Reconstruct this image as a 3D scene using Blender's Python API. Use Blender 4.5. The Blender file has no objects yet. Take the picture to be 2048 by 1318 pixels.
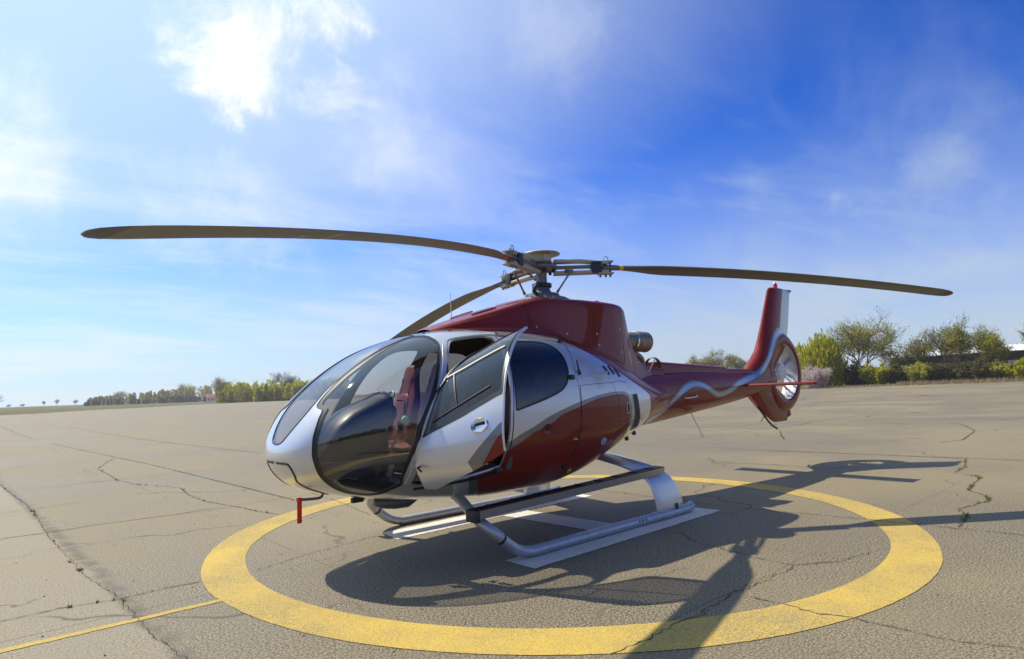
import bpy, math, random
import numpy as np
from mathutils import Vector, Matrix
from mathutils.geometry import delaunay_2d_cdt
rad = math.radians
sc = bpy.context.scene
COL = sc.collection

# ------------------------------------------------------------------ camera
CAM_LOC = Vector((5.4138, 5.4518, 1.5242))
FWD = Vector((-0.66310, -0.74135, 0.10339)); RGT = Vector((-0.74749, 0.66311, -0.03931)); UPV = Vector((0.03941, 0.10335, 0.99386))
cd = bpy.data.cameras.new('camera'); cam = bpy.data.objects.new('camera', cd); COL.objects.link(cam)
M = Matrix((RGT, UPV, -FWD)).transposed().to_4x4(); M.translation = CAM_LOC
cam.matrix_world = M
cd.sensor_fit = 'HORIZONTAL'; cd.sensor_width = 36.0; cd.lens = 1224.18 / 2048 * 36
cd.clip_start = 0.05; cd.clip_end = 4000
sc.camera = cam

# ------------------------------------------------------------------ light
SUN_AZ, SUN_EL = rad(288.8), rad(52.9)
SUN = Vector((math.cos(SUN_EL) * math.cos(SUN_AZ), math.cos(SUN_EL) * math.sin(SUN_AZ), math.sin(SUN_EL)))
sl = bpy.data.lights.new('sun', 'SUN'); sl.energy = 4.8; sl.angle = rad(0.55); sl.color = (1.0, 0.925, 0.77)
so = bpy.data.objects.new('sun', sl); COL.objects.link(so)
so.rotation_euler = (-SUN).to_track_quat('-Z', 'Y').to_euler(); so.location = (0, 0, 30)
sc.view_settings.view_transform = 'Standard'; sc.view_settings.look = 'None'
sc.view_settings.exposure = 0.26; sc.view_settings.gamma = 1.0; sc.view_settings.use_curve_mapping = False

# ------------------------------------------------------------------ world: sky with cirrus
world = bpy.data.worlds.new('World'); sc.world = world; world.use_nodes = True
def build_world():
    nt = world.node_tree; nt.nodes.clear(); N = nt.nodes.new; L = nt.links.new
    def mth(op, a, b=None, c=None, clamp=False):
        n = N('ShaderNodeMath'); n.operation = op; n.use_clamp = clamp
        for i, v in enumerate((a, b, c)):
            if v is None: continue
            if isinstance(v, (int, float)): n.inputs[i].default_value = v
            else: L(v, n.inputs[i])
        return n.outputs[0]
    def vm(op, a, b):
        n = N('ShaderNodeVectorMath'); n.operation = op
        for i, v in enumerate((a, b)):
            if isinstance(v, (tuple, list)): n.inputs[i].default_value = v
            else: L(v, n.inputs[i])
        return n
    def noise(vec, scale, detail, rough, dist=0.0):
        n = N('ShaderNodeTexNoise'); n.inputs['Scale'].default_value = scale; n.inputs['Detail'].default_value = detail
        n.inputs['Roughness'].default_value = rough; n.inputs['Distortion'].default_value = dist; L(vec, n.inputs['Vector']); return n.outputs['Fac']
    def ramp(f, lo, hi):
        n = N('ShaderNodeMapRange'); n.interpolation_type = 'SMOOTHSTEP'; L(f, n.inputs['Value'])
        n.inputs['From Min'].default_value = lo; n.inputs['From Max'].default_value = hi; return n.outputs['Result']
    def mixc(f, a, b):
        n = N('ShaderNodeMix'); n.data_type = 'RGBA'
        if isinstance(f, (int, float)): n.inputs[0].default_value = f
        else: L(f, n.inputs[0])
        for i, v in ((6, a), (7, b)):
            if isinstance(v, (tuple, list)): n.inputs[i].default_value = (*v, 1)
            else: L(v, n.inputs[i])
        return n.outputs[2]
    sky = N('ShaderNodeTexSky'); sky.sky_type = 'NISHITA'; sky.sun_disc = False
    sky.sun_elevation = SUN_EL; sky.sun_rotation = rad(90) - SUN_AZ
    sky.air_density = 1.0; sky.dust_density = SKY_DUST; sky.ozone_density = 2.5; sky.altitude = 0
    g = N('ShaderNodeGamma'); g.inputs['Gamma'].default_value = SKY_GAMMA; L(sky.outputs[0], g.inputs['Color'])
    skyc = vm('MULTIPLY', g.outputs[0], SKY_TINT).outputs[0]
    tc = N('ShaderNodeTexCoord'); d = vm('NORMALIZE', tc.outputs['Generated'], (0, 0, 0)).outputs[0]
    sx = N('ShaderNodeSeparateXYZ'); L(d, sx.inputs[0]); z = sx.outputs['Z']
    zz = mth('MAXIMUM', mth('ADD', z, 0.10), 0.04)
    cb = N('ShaderNodeCombineXYZ'); L(mth('DIVIDE', sx.outputs['X'], zz), cb.inputs[0]); L(mth('DIVIDE', sx.outputs['Y'], zz), cb.inputs[1])
    mp = N('ShaderNodeMapping'); mp.inputs['Rotation'].default_value = (0, 0, rad(25)); mp.inputs['Scale'].default_value = (0.55, 1.25, 1); L(cb.outputs[0], mp.inputs[0])
    big = noise(mp.outputs[0], 0.55, 3, 0.5)
    fine = noise(mp.outputs[0], 1.5, 9, 0.62, 0.6)
    c1 = mth('MULTIPLY', ramp(fine, 0.45, 0.85), ramp(big, 0.38, 0.66))
    # haze veil that thickens towards the horizon
    veil = mth('MULTIPLY', mth('POWER', ramp(z, 0.50, -0.06), 1.5), 0.92)
    veil2 = mth('MULTIPLY', ramp(noise(mp.outputs[0], 0.9, 9, 0.62, 0.5), 0.40, 0.66), ramp(z, 0.62, 0.10))
    total = mth('ADD', mth('MULTIPLY', c1, 0.19), mth('MULTIPLY', veil2, 0.52))
    # individual clouds: direction, angular size, strength
    puff = noise(d, 8.0, 14, 0.68, 0.35); puff2 = noise(d, 3.2, 6, 0.55, 0.2)
    for (cx, cy, cz), size, amp, lo, hi in CLOUDS:
        dd = vm('DISTANCE', d, (cx, cy, cz)).outputs['Value']
        m = mth('SUBTRACT', 1.0, mth('DIVIDE', dd, size))
        m = mth('ADD', m, mth('MULTIPLY', mth('SUBTRACT', puff, 0.5), 2.6))
        m = mth('ADD', m, mth('MULTIPLY', mth('SUBTRACT', puff2, 0.5), 1.3))
        total = mth('ADD', total, mth('MULTIPLY', ramp(m, lo, hi), amp))
    total = mth('MINIMUM', total, 0.97)
    # clouds near the sun scatter more light
    sd = vm('DOT_PRODUCT', d, tuple(SUN)).outputs['Value']
    glow = ramp(sd, 0.25, 1.0)
    cc = mixc(glow, CLOUD_FAR, CLOUD_SUN)
    aur = mth('MULTIPLY', ramp(sd, 0.30, 1.0), 0.75)
    hz = mixc(mth('MAXIMUM', veil, aur), skyc, mixc(aur, mixc(glow, HAZE_COL, HAZE_SUN), AUREOLE))
    outc = mixc(total, hz, cc)
    bg = N('ShaderNodeBackground'); bg.inputs['Strength'].default_value = SKY_STRENGTH; L(outc, bg.inputs['Color'])
    o = N('ShaderNodeOutputWorld'); L(bg.outputs[0], o.inputs['Surface'])
SKY_STRENGTH = 0.086; SKY_DUST = 0.7; SKY_GAMMA = 1.5; SKY_TINT = (0.050, 0.345, 0.76)
CLOUD_FAR = (5.5, 6.5, 7.5); CLOUD_SUN = (12.2, 12.2, 12.2); HAZE_COL = (6.3, 6.8, 7.3); HAZE_SUN = (10.0, 10.9, 11.3); AUREOLE = (7.4, 10.2, 11.9)
def pdir(px, py):     # direction of a point of the sky, from its bearing in the photograph
    v = FWD + RGT * ((px - 1024) / 1224.18) + UPV * ((659 - py) / 1224.18); v.normalize(); return (round(v.x, 4), round(v.y, 4), round(v.z, 4))
CLOUDS = [(pdir(510, 50), 0.18, 0.75, 0.2, 1.3), (pdir(450, 140), 0.11, 0.50, 0.2, 1.15), (pdir(660, 195), 0.085, 0.50, 0.2, 1.15),
          (pdir(770, 270), 0.15, 0.30, 0.15, 1.3), (pdir(20, 310), 0.17, 0.50, 0.2, 1.35), (pdir(1110, 80), 0.12, 0.22, 0.2, 1.2),
          (pdir(430, 430), 0.18, 0.40, 0.2, 1.3), (pdir(1670, 395), 0.045, 0.45, 0.2, 1.05), (pdir(640, 20), 0.10, 0.42, 0.2, 1.2), (pdir(1880, 340), 0.07, 0.25, 0.2, 1.1), (pdir(1500, 560), 0.25, 0.25, 0.15, 1.3)]
build_world()

# ------------------------------------------------------------------ helpers
def new_mat(name): 
    m = bpy.data.materials.new(name); m.use_nodes = True; return m
def pbsdf(m): return m.node_tree.nodes['Principled BSDF']
def setp(m, **k):
    b = pbsdf(m)
    for a, v in k.items():
        a = a.replace('_', ' ')
        b.inputs[a].default_value = v if not isinstance(v, tuple) else (*v, 1)
    return m
class G:
    """small node-graph helper"""
    def __init__(s, m): s.nt = m.node_tree; s.b = pbsdf(m)
    def n(s, t): return s.nt.nodes.new(t)
    def l(s, a, b): s.nt.links.new(a, b)
    def coord(s, kind='Object'): return s.n('ShaderNodeTexCoord').outputs[kind]
    def pos(s): return s.n('ShaderNodeNewGeometry').outputs['Position']
    def noise(s, vec, scale, detail=4, rough=0.55, dist=0.0):
        n = s.n('ShaderNodeTexNoise'); n.inputs['Scale'].default_value = scale; n.inputs['Detail'].default_value = detail
        n.inputs['Roughness'].default_value = rough; n.inputs['Distortion'].default_value = dist; s.l(vec, n.inputs['Vector']); return n.outputs['Fac']
    def ramp(s, f, lo, hi, a=0.0, b=1.0):
        n = s.n('ShaderNodeMapRange'); n.interpolation_type = 'SMOOTHSTEP'; s.l(f, n.inputs['Value'])
        for k, v in (('From Min', lo), ('From Max', hi), ('To Min', a), ('To Max', b)): n.inputs[k].default_value = v
        return n.outputs['Result']
    def mix(s, f, a, b, mode='MIX'):
        n = s.n('ShaderNodeMix'); n.data_type = 'RGBA'; n.blend_type = mode
        if isinstance(f, (int, float)): n.inputs[0].default_value = f
        else: s.l(f, n.inputs[0])
        for i, v in ((6, a), (7, b)):
            if isinstance(v, (tuple, list)): n.inputs[i].default_value = (*v, 1)
            else: s.l(v, n.inputs[i])
        return n.outputs[2]
    def math(s, op, a, b=0.0):
        n = s.n('ShaderNodeMath'); n.operation = op
        for i, v in enumerate((a, b)):
            if isinstance(v, (int, float)): n.inputs[i].default_value = v
            else: s.l(v, n.inputs[i])
        return n.outputs[0]
    def bump(s, h, strength, dist=0.01):
        n = s.n('ShaderNodeBump'); n.inputs['Strength'].default_value = strength; n.inputs['Distance'].default_value = dist
        s.l(h, n.inputs['Height']); s.l(n.outputs[0], s.b.inputs['Normal'])
    def inp(s, name, out): s.l(out, s.b.inputs[name])

def obj(name, verts, faces, mats, parent=None, smooth=True, midx=None, normals=None):
    me = bpy.data.meshes.new(name)
    me.from_pydata([tuple(map(float, v)) for v in verts], [], [tuple(map(int, f)) for f in faces])
    if not isinstance(mats, (list, tuple)): mats = [mats]
    for m in mats: me.materials.append(m)
    if midx is not None: me.polygons.foreach_set('material_index', np.asarray(midx, dtype=np.int32))
    me.polygons.foreach_set('use_smooth', np.full(len(me.polygons), bool(smooth)))
    me.update()
    if normals is not None: me.normals_split_custom_set_from_vertices([tuple(map(float, n)) for n in normals])
    o = bpy.data.objects.new(name, me); COL.objects.link(o)
    if parent is not None: o.parent = parent
    return o
def autosmooth(o, deg=35):
    me = o.data; import bmesh
    bm = bmesh.new(); bm.from_mesh(me); bmesh.ops.recalc_face_normals(bm, faces=bm.faces)
    for e in bm.edges:
        if len(e.link_faces) == 2 and e.calc_face_angle(0) > rad(deg): e.smooth = False
    bm.to_mesh(me); bm.free(); return o
def empty(name, loc=(0, 0, 0), label=None, cat=None, group=None, kind=None, parent=None):
    o = bpy.data.objects.new(name, None); COL.objects.link(o); o.location = loc; o.empty_display_size = 0.3
    if parent: o.parent = parent
    return tag(o, label, cat, group, kind)
def tag(o, label=None, cat=None, group=None, kind=None):
    for k, v in (('label', label), ('category', cat), ('group', group), ('kind', kind)):
        if v: o[k] = v
    return o
class MB:
    """collects simple solids into one mesh"""
    def __init__(s): s.v = []; s.f = []; s.mi = []
    def add(s, v, f, mi=0):
        n = len(s.v); s.v += [tuple(map(float, p)) for p in v]; s.f += [tuple(i + n for i in q) for q in f]; s.mi += [mi] * len(f); return s
    def box(s, c, size, rot=None, mi=0, bev=0.0):
        hx, hy, hz = [d / 2 for d in size]; b = min(bev, hx * .9, hy * .9, hz * .9)
        pts = []; 
        if b <= 0:
            pts = [(x, y, z) for z in (-hz, hz) for y in (-hy, hy) for x in (-hx, hx)]
            fs = [(0, 2, 3, 1), (4, 5, 7, 6), (0, 1, 5, 4), (2, 6, 7, 3), (0, 4, 6, 2), (1, 3, 7, 5)]
        else:
            import bmesh
            bm = bmesh.new(); bmesh.ops.create_cube(bm, size=1.0)
            for v in bm.verts: v.co = Vector((v.co.x * 2 * hx, v.co.y * 2 * hy, v.co.z * 2 * hz))
            bmesh.ops.bevel(bm, geom=list(bm.edges), offset=b, segments=2, profile=0.5, affect='EDGES')
            bm.verts.index_update(); pts = [tuple(v.co) for v in bm.verts]; fs = [tuple(v.index for v in f.verts) for f in bm.faces]; bm.free()
        R = rot if rot is not None else Matrix.Identity(3)
        c = Vector(c); return s.add([tuple(R @ Vector(p) + c) for p in pts], fs, mi)
    def tube(s, path, r, n=12, mi=0, cap=True):
        P = [Vector(p) for p in path]; rr = r if isinstance(r, (list, tuple)) else [r] * len(P)
        rings = []; up = None
        for i, p in enumerate(P):
            t = (P[min(i + 1, len(P) - 1)] - P[max(i - 1, 0)]).normalized()
            if up is None:
                up = Vector((0, 0, 1)) if abs(t.z) < .9 else Vector((1, 0, 0))
            a = t.cross(up).normalized(); b = a.cross(t).normalized(); up = b
            rings.append([p + (a * math.cos(k * 2 * math.pi / n) + b * math.sin(k * 2 * math.pi / n)) * rr[i] for k in range(n)])
        v = [q for R in rings for q in R]; f = []
        for i in range(len(P) - 1):
            for k in range(n): f.append((i * n + k, i * n + (k + 1) % n, (i + 1) * n + (k + 1) % n, (i + 1) * n + k))
        if cap: f.append(tuple(reversed(range(n)))); f.append(tuple((len(P) - 1) * n + k for k in range(n)))
        return s.add(v, f, mi)
    def lathe(s, prof, origin, axis=(0, 0, 1), n=32, mi=0, closed=False):
        a = Vector(axis).normalized(); u = a.orthogonal().normalized(); w = a.cross(u); o = Vector(origin); v = []; f = []
        for r, h in prof:
            for k in range(n):
                t = 2 * math.pi * k / n; v.append(o + a * h + (u * math.cos(t) + w * math.sin(t)) * r)
        m = len(prof); rng = range(m if closed else m - 1)
        for i in rng:
            j = (i + 1) % m
            for k in range(n): f.append((i * n + k, i * n + (k + 1) % n, j * n + (k + 1) % n, j * n + k))
        return s.add(v, f, mi)
    def build(s, name, mats, parent=None, smooth=True, auto=35):
        o = obj(name, s.v, s.f, mats, parent, smooth, s.mi)
        return autosmooth(o, auto) if auto else o
def catmull(pts, n=8, closed=False):
    P = [np.array(p, float) for p in pts]; m = len(P); out = []
    for i in range(m if closed else m - 1):
        if closed: a, b, c, d = P[(i - 1) % m], P[i], P[(i + 1) % m], P[(i + 2) % m]
        else: a, b, c, d = P[max(i - 1, 0)], P[i], P[i + 1], P[min(i + 2, m - 1)]
        for k in range(n):
            t = k / n
            out.append(.5 * ((2 * b) + (-a + c) * t + (2 * a - 5 * b + 4 * c - d) * t * t + (-a + 3 * b - 3 * c + d) * t ** 3))
    if not closed: out.append(P[-1])
    return out
def loft(name, rings, mats, parent=None, cap=True, midx=None, auto=40, closed=True):
    n = len(rings[0]); v = [p for R in rings for p in R]; f = []; 
    for i in range(len(rings) - 1):
        for k in range(n if closed else n - 1): f.append((i * n + k, i * n + (k + 1) % n, (i + 1) * n + (k + 1) % n, (i + 1) * n + k))
    if cap: f.append(tuple(reversed(range(n)))); f.append(tuple((len(rings) - 1) * n + k for k in range(n)))
    o = obj(name, v, f, mats, parent, True, None)
    return autosmooth(o, auto) if auto else o
def sell(x, zc, ht, hb, w, nt=2.0, nb=2.0, n=48, yc=0.0):
    """closed superellipse section in the plane x"""
    out = []
    for k in range(n):
        a = 2 * math.pi * k / n; c, s_ = math.cos(a), math.sin(a); e = 2 / (nt if s_ >= 0 else nb)
        out.append((x, yc + w * math.copysign(abs(c) ** e, c), zc + (ht if s_ >= 0 else hb) * math.copysign(abs(s_) ** e, s_)))
    return out

# ------------------------------------------------------------------ materials
def paint(name, col, metallic=0.0, rough=0.32, coat=1.0, flake=0.0):
    m = setp(new_mat(name), Base_Color=col, Metallic=metallic, Roughness=rough, Coat_Weight=coat, Coat_Roughness=0.03, Coat_IOR=1.5)
    g = G(m); p = g.pos()
    grime = g.noise(p, 3.0, 5, 0.6)
    g.inp('Base Color', g.mix(g.ramp(grime, .45, .75, 0, .22), col, tuple(c * .72 + .02 for c in col)))
    g.inp('Coat Roughness', g.ramp(g.noise(p, 9.0, 4), .35, .75, .015, .09))
    g.bump(g.noise(p, 16.0, 2, .4), 0.035, 0.004)
    return m
M_RED = paint('maroon_paint', (0.195, 0.018, 0.0105), 0.0, 0.45)
M_RED.node_tree.nodes['Principled BSDF'].inputs['Specular IOR Level'].default_value = 0.08; M_RED.node_tree.nodes['Principled BSDF'].inputs['Coat Weight'].default_value = 0.55
M_SIL = paint('silver_paint', (0.58, 0.59, 0.61), 0.52, 0.32)
M_FINS = paint('fin_grey_silver_paint', (0.20, 0.22, 0.21), 0.85, 0.28)
M_GRY = paint('graphite_stripe_paint', (0.15, 0.155, 0.165), 0.4, 0.36)
M_BLU = paint('steel_blue_stripe_paint', (0.16, 0.30, 0.52), 0.3, 0.3)
M_BLK = setp(new_mat('black_rubber_trim'), Base_Color=(.012, .012, .014), Roughness=.42)
M_SEAM = setp(new_mat('panel_gap_shadow_line'), Base_Color=(.02, .018, .018), Roughness=.8)
M_LIN = setp(new_mat('dark_cabin_lining'), Base_Color=(.085, .083, .082), Roughness=.75)
M_FLOOR = setp(new_mat('cabin_carpet'), Base_Color=(.16, .15, .135), Roughness=.95)
M_PANEL = setp(new_mat('instrument_panel_black'), Base_Color=(.016, .018, .024), Roughness=.5)
M_HOOD = setp(new_mat('dark_hood_vinyl'), Base_Color=(.042, .048, .060), Roughness=.40, Coat_Weight=.3)
M_CHROME = setp(new_mat('polished_metal'), Base_Color=(.72, .72, .74), Metallic=1.0, Roughness=.14)
M_TRIM = setp(new_mat('satin_aluminium'), Base_Color=(.56, .57, .58), Metallic=.9, Roughness=.32)
M_STEEL = setp(new_mat('grey_hub_metal'), Base_Color=(.17, .175, .18), Metallic=.45, Roughness=.45)
M_BEIGE = setp(new_mat('primer_beige_hub_paint'), Base_Color=(.42, .40, .33), Roughness=.5)
M_DKBLUE = setp(new_mat('dark_elastomer'), Base_Color=(.02, .027, .04), Roughness=.55)
M_YEL = setp(new_mat('yellow_tape'), Base_Color=(.70, .52, .02), Roughness=.5)
M_BLUET = setp(new_mat('blue_tape'), Base_Color=(.02, .06, .5), Roughness=.5)
M_REDT = setp(new_mat('red_tape'), Base_Color=(.72, .025, .015), Roughness=.5)
M_GRILLE = setp(new_mat('olive_grille_mesh'), Base_Color=(.06, .06, .045), Roughness=.7)
M_HEAD = setp(new_mat('headset_green_foam'), Base_Color=(.35, .48, .30), Roughness=.7)
M_WHITE = setp(new_mat('white_marking'), Base_Color=(.75, .75, .72), Roughness=.6)
M_BEACON = setp(new_mat('red_beacon_lens'), Base_Color=(.6, .01, .02), Roughness=.12, Coat_Weight=1.0)
def mk_skid():
    m = setp(new_mat('silver_gear_paint'), Base_Color=(.46, .48, .50), Metallic=.55, Roughness=.42, Coat_Weight=.15); g = G(m); p = g.pos()
    n = g.noise(p, 7, 6, .65)
    g.inp('Base Color', g.mix(g.ramp(n, .5, .8, 0, .6), (.46, .48, .50), (.22, .21, .20))); g.inp('Roughness', g.ramp(g.noise(p, 20, 4), .3, .8, .34, .6)); return m
M_SKID = mk_skid()
def mk_blade():
    m = setp(new_mat('worn_rotor_blade_paint'), Base_Color=(.13, .115, .09), Roughness=.55); g = G(m); p = g.coord('Object')
    n = g.noise(p, 2.5, 6, .6); g.inp('Base Color', g.mix(n, (.098, .090, .077), (.150, .138, .118))); return m
M_BLADE = mk_blade()
def mk_leather():
    m = setp(new_mat('oxblood_leather'), Base_Color=(.21, .035, .026), Roughness=.42); g = G(m); p = g.pos()
    g.inp('Base Color', g.mix(g.noise(p, 6, 4), (.17, .028, .022), (.27, .05, .036))); g.bump(g.noise(p, 160, 3), .15, .002); return m
M_LEA = mk_leather()
def mk_exh():
    m = setp(new_mat('heat_tinted_exhaust'), Base_Color=(.3, .25, .19), Metallic=.75, Roughness=.5); g = G(m); p = g.pos()
    n = g.noise(p, 5, 4, .6, .5); g.inp('Base Color', g.mix(g.ramp(n, .35, .65), (.20, .20, .20), (.33, .26, .175))); return m
M_EXH = mk_exh()
def glass(name, tint, ior=1.5, k=1.0, rough=0.0):
    """thin tinted acrylic: transparent with Fresnel reflection on both faces"""
    m = new_mat(name); nt = m.node_tree; nt.nodes.remove(nt.nodes['Principled BSDF'])
    t = nt.nodes.new('ShaderNodeBsdfTransparent'); t.inputs[0].default_value = (*tint, 1)
    gl = nt.nodes.new('ShaderNodeBsdfGlossy'); gl.inputs['Roughness'].default_value = rough; gl.inputs[0].default_value = (1, 1, 1, 1)
    lw = nt.nodes.new('ShaderNodeLayerWeight'); lw.inputs['Blend'].default_value = .5      # Schlick on |cos|, the same from both sides of the sheet
    pw = nt.nodes.new('ShaderNodeMath'); pw.operation = 'POWER'; pw.inputs[1].default_value = 4.2; nt.links.new(lw.outputs['Facing'], pw.inputs[0])
    mu = nt.nodes.new('ShaderNodeMath'); mu.operation = 'MULTIPLY_ADD'; mu.use_clamp = True; mu.inputs[1].default_value = 1 - .065 * k; mu.inputs[2].default_value = .065 * k; nt.links.new(pw.outputs[0], mu.inputs[0])
    mx = nt.nodes.new('ShaderNodeMixShader'); nt.links.new(mu.outputs[0], mx.inputs[0]); nt.links.new(t.outputs[0], mx.inputs[1]); nt.links.new(gl.outputs[0], mx.inputs[2])
    nt.links.new(mx.outputs[0], nt.nodes['Material Output'].inputs['Surface']); return m
M_GLASS = glass('tinted_cabin_acrylic', (.74, .74, .73), 1.5, 1.4, .028)
M_GLASD = glass('dark_tinted_rear_glass', (.22, .20, .185), 1.5, 1.15)

# ------------------------------------------------------------------ cabin pod surface (x forward, y to port, z up; origin under the mast)
XN,XL=3.385,5.435
# x, top, bot, halfwidth, zmax, ntop, nbot
ST=np.array([
( 3.385,1.07,1.07,0.00,1.07,2.5,2.2),
( 3.365,1.155,0.98,0.22,1.075,2.6,2.2),
( 3.32,1.245,0.895,0.38,1.08,2.8,2.25),
( 3.24,1.368,0.805,0.525,1.09,3.0,2.25),
( 3.16,1.47,0.755,0.62,1.10,3.1,2.25),
( 3.04,1.598,0.71,0.715,1.12,3.1,2.2),
( 2.82,1.782,0.653,0.815,1.14,3.0,2.15),
( 2.50,1.985,0.58,0.895,1.16,2.7,2.2),
( 2.20,2.105,0.53,0.94,1.18,2.45,2.25),
( 1.90,2.185,0.495,0.975,1.20,2.3,2.3),
( 1.50,2.25,0.455,1.00,1.22,2.4,2.3),
( 1.00,2.265,0.44,1.01,1.23,2.5,2.3),
( 0.40,2.235,0.46,1.01,1.24,2.5,2.3),
( 0.00,2.18,0.545,0.985,1.25,2.45,2.3),
(-0.50,2.05,0.715,0.91,1.27,2.4,2.2),
(-1.00,1.86,0.87,0.78,1.31,2.3,2.15),
(-1.50,1.69,1.03,0.61,1.36,2.2,2.1),
(-2.05,1.60,1.07,0.40,1.38,2.0,2.0),
])
def _spline(q,v):
    # natural cubic spline coefficients
    n=len(q);h=np.diff(q);A=np.zeros((n,n));b=np.zeros(n);A[0,0]=A[-1,-1]=1
    for i in range(1,n-1):
        A[i,i-1]=h[i-1];A[i,i]=2*(h[i-1]+h[i]);A[i,i+1]=h[i]
        b[i]=3*((v[i+1]-v[i])/h[i]-(v[i]-v[i-1])/h[i-1])
    c=np.linalg.solve(A,b);return h,c
QS=np.sqrt((XN-ST[:,0])/XL)
_sp=[_spline(QS,ST[:,k]) for k in range(1,7)]
def prof(q):
    q=np.clip(np.asarray(q,float),0,1);i=np.clip(np.searchsorted(QS,q,side='right')-1,0,len(QS)-2);t=q-QS[i];out=[]
    for k in range(6):
        h,c=_sp[k];v=ST[:,k+1];b=(v[i+1]-v[i])/h[i]-h[i]*(2*c[i]+c[i+1])/3
        d=(c[i+1]-c[i])/(3*h[i]);out.append(v[i]+b*t+c[i]*t*t+d*t**3)
    return out
def surf(q,a):
    """a: angle, 0 = port max width (+y), pi/2 top, -pi/2 bottom, pi starboard"""
    q=np.asarray(q,float);a=np.asarray(a,float)
    zt,zb,w,zm,nt,nb=prof(q);c,s=np.cos(a),np.sin(a)
    n=np.where(s>=0,nt,nb);k=2/n
    y=w*np.sign(c)*np.abs(c)**k
    z=zm+np.where(s>=0,zt-zm,zm-zb)*np.sign(s)*np.abs(s)**k
    return np.stack([XN-XL*q*q+0*y,y,z],-1)
def qx(x): return math.sqrt(max(XN - x, 0) / XL)
def a_z(x, z):
    zt, zb, w, zm, nt, nb = [float(v) for v in prof(qx(x))]
    if z >= zm: return math.asin(min(1, max(0, (z - zm) / (zt - zm))) ** (nt / 2))
    return -math.asin(min(1, max(0, (zm - z) / (zm - zb))) ** (nb / 2))
def a_y(x, y, top=True):
    zt, zb, w, zm, nt, nb = [float(v) for v in prof(qx(x))]
    n = nt if top else nb; a = math.acos(min(1, max(0, y / w)) ** (n / 2)); return a if top else -a
def XZ(pts): return [(qx(x), a_z(x, z)) for x, z in pts]
def XY(pts, top=True): return [(qx(x), a_y(x, y, top)) for x, y in pts]
_QG = np.linspace(.02, .45, 400)
def YZ(pts):
    out = []
    for y, z in pts:
        ys = []; aa = []
        for q in _QG:
            zt, zb, w, zm, nt, nb = [float(v) for v in prof(q)]
            if not (zb < z < zt): ys.append(-1.0); aa.append(0); continue
            a = a_z(XN - XL * q * q, z); aa.append(a); ys.append(float(surf(q, a)[1]))
        i = next(k for k, v in enumerate(ys) if v >= y); out.append((float(_QG[i]), aa[i]))
    return out
def QA(pts): return [(q, rad(a)) for q, a in pts]
def mir(pts): return [(q, math.pi - a) for q, a in pts]
def nrm(q, a):
    q = np.clip(np.asarray(q, float), 2e-3, .9995); a = np.asarray(a, float); e = 1e-3
    du = surf(q + e, a) - surf(q - e, a); dv = surf(q, a + e) - surf(q, a - e); n = np.cross(dv, du)
    return -n / np.maximum(np.linalg.norm(n, axis=-1, keepdims=True), 1e-12)
_c = surf(.6, 0.0); 
NSGN = 1.0 if nrm(.6, 0.0)[1] > 0 else -1.0
def shrink(poly, d):
    P = np.array(poly); S = surf(P[:, 0], P[:, 1]); c = P.mean(0); C3 = surf(c[0], c[1]); D = np.linalg.norm(S - C3, axis=1)
    return [tuple(c + (p - c) * (1 - d / r)) for p, r in zip(P, D)]
SU, SV = 5.6, 0.85
def dense(poly, closed=True, step=.035):
    out = []; n = len(poly)
    for i in range(n if closed else n - 1):
        a = np.array(poly[i]); b = np.array(poly[(i + 1) % n]); L_ = math.hypot((b[0] - a[0]) * SU, (b[1] - a[1]) * SV); k = max(1, int(math.ceil(L_ / step)))
        for j in range(k): out.append(tuple(a + (b - a) * j / k))
    if not closed: out.append(tuple(poly[-1]))
    return out
def smooth_poly(poly, n=5): return [tuple(p) for p in catmull(poly, n, True)]
def inside(P, poly):
    x, y = P[:, 0], P[:, 1]; r = np.zeros(len(P), bool); n = len(poly); j = n - 1
    for i in range(n):
        xi, yi = poly[i]; xj, yj = poly[j]
        c = ((yi > y) != (yj > y)) & (x < (xj - xi) * (y - yi) / (yj - yi + 1e-30) + xi); r ^= c; j = i
    return r

# outlines -----------------------------------------------------------
half_low = YZ([(.085, 1.178), (.16, 1.26), (.212, 1.36), (.25, 1.475)])
half_up = XY([(3.03, .265), (2.9, .275), (2.74, .28), (2.55, .272), (2.34, .25), (2.15, .20), (2.03, .165)])
bot = (YZ([(.004, 1.156)])[0][0], math.pi / 2)
STRIP = [bot] + half_low + half_up; STRIP = STRIP + [p for p in reversed(mir(STRIP[1:]))]
STRIP = [tuple(p) for p in catmull(STRIP[:len(STRIP)], 4, True)]
line2 = XY([(2.13, .225), (2.34, .275), (2.55, .297), (2.74, .305), (2.92, .303)]) + YZ([(.315, 1.49)])
BUB = QA([(.212, 54), (.190, 43), (.164, 22.2), (.156, 2.8), (.160, -8.8), (.177, -25.6), (.205, -39.4), (.251, -53.2), (.294, -62), (.326, -65), (.358, -64), (.376, -57.6),
          (.386, -48.8), (.397, -40.6), (.391, -29.4), (.397, -12.8), (.414, .4), (.429, 6.6), (.450, 18.8), (.472, 34.4), (.492, 48.4), (.504, 57.4), (.506, 65.6), (.504, 74.2), (.490, 79.0)])
BUB = smooth_poly(BUB + line2, 4)
DOOR_F = QA([(.4165, -41.8), (.4165, -10.4), (.431, 1.2), (.4735, 24.6), (.4925, 36), (.5085, 46.8), (.5225, 54.6), (.537, 58.6), (.571, 58.6), (.596, 58.0)])
DOOR = [tuple(p) for p in catmull(DOOR_F, 4)] + XZ([(1.38, 2.105), (1.37, 2.02), (1.43, 1.7), (1.49, 1.3), (1.54, .95), (1.56, .83), (1.69, .80), (1.89, .765), (2.15, .74), (2.33, .725)])
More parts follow.
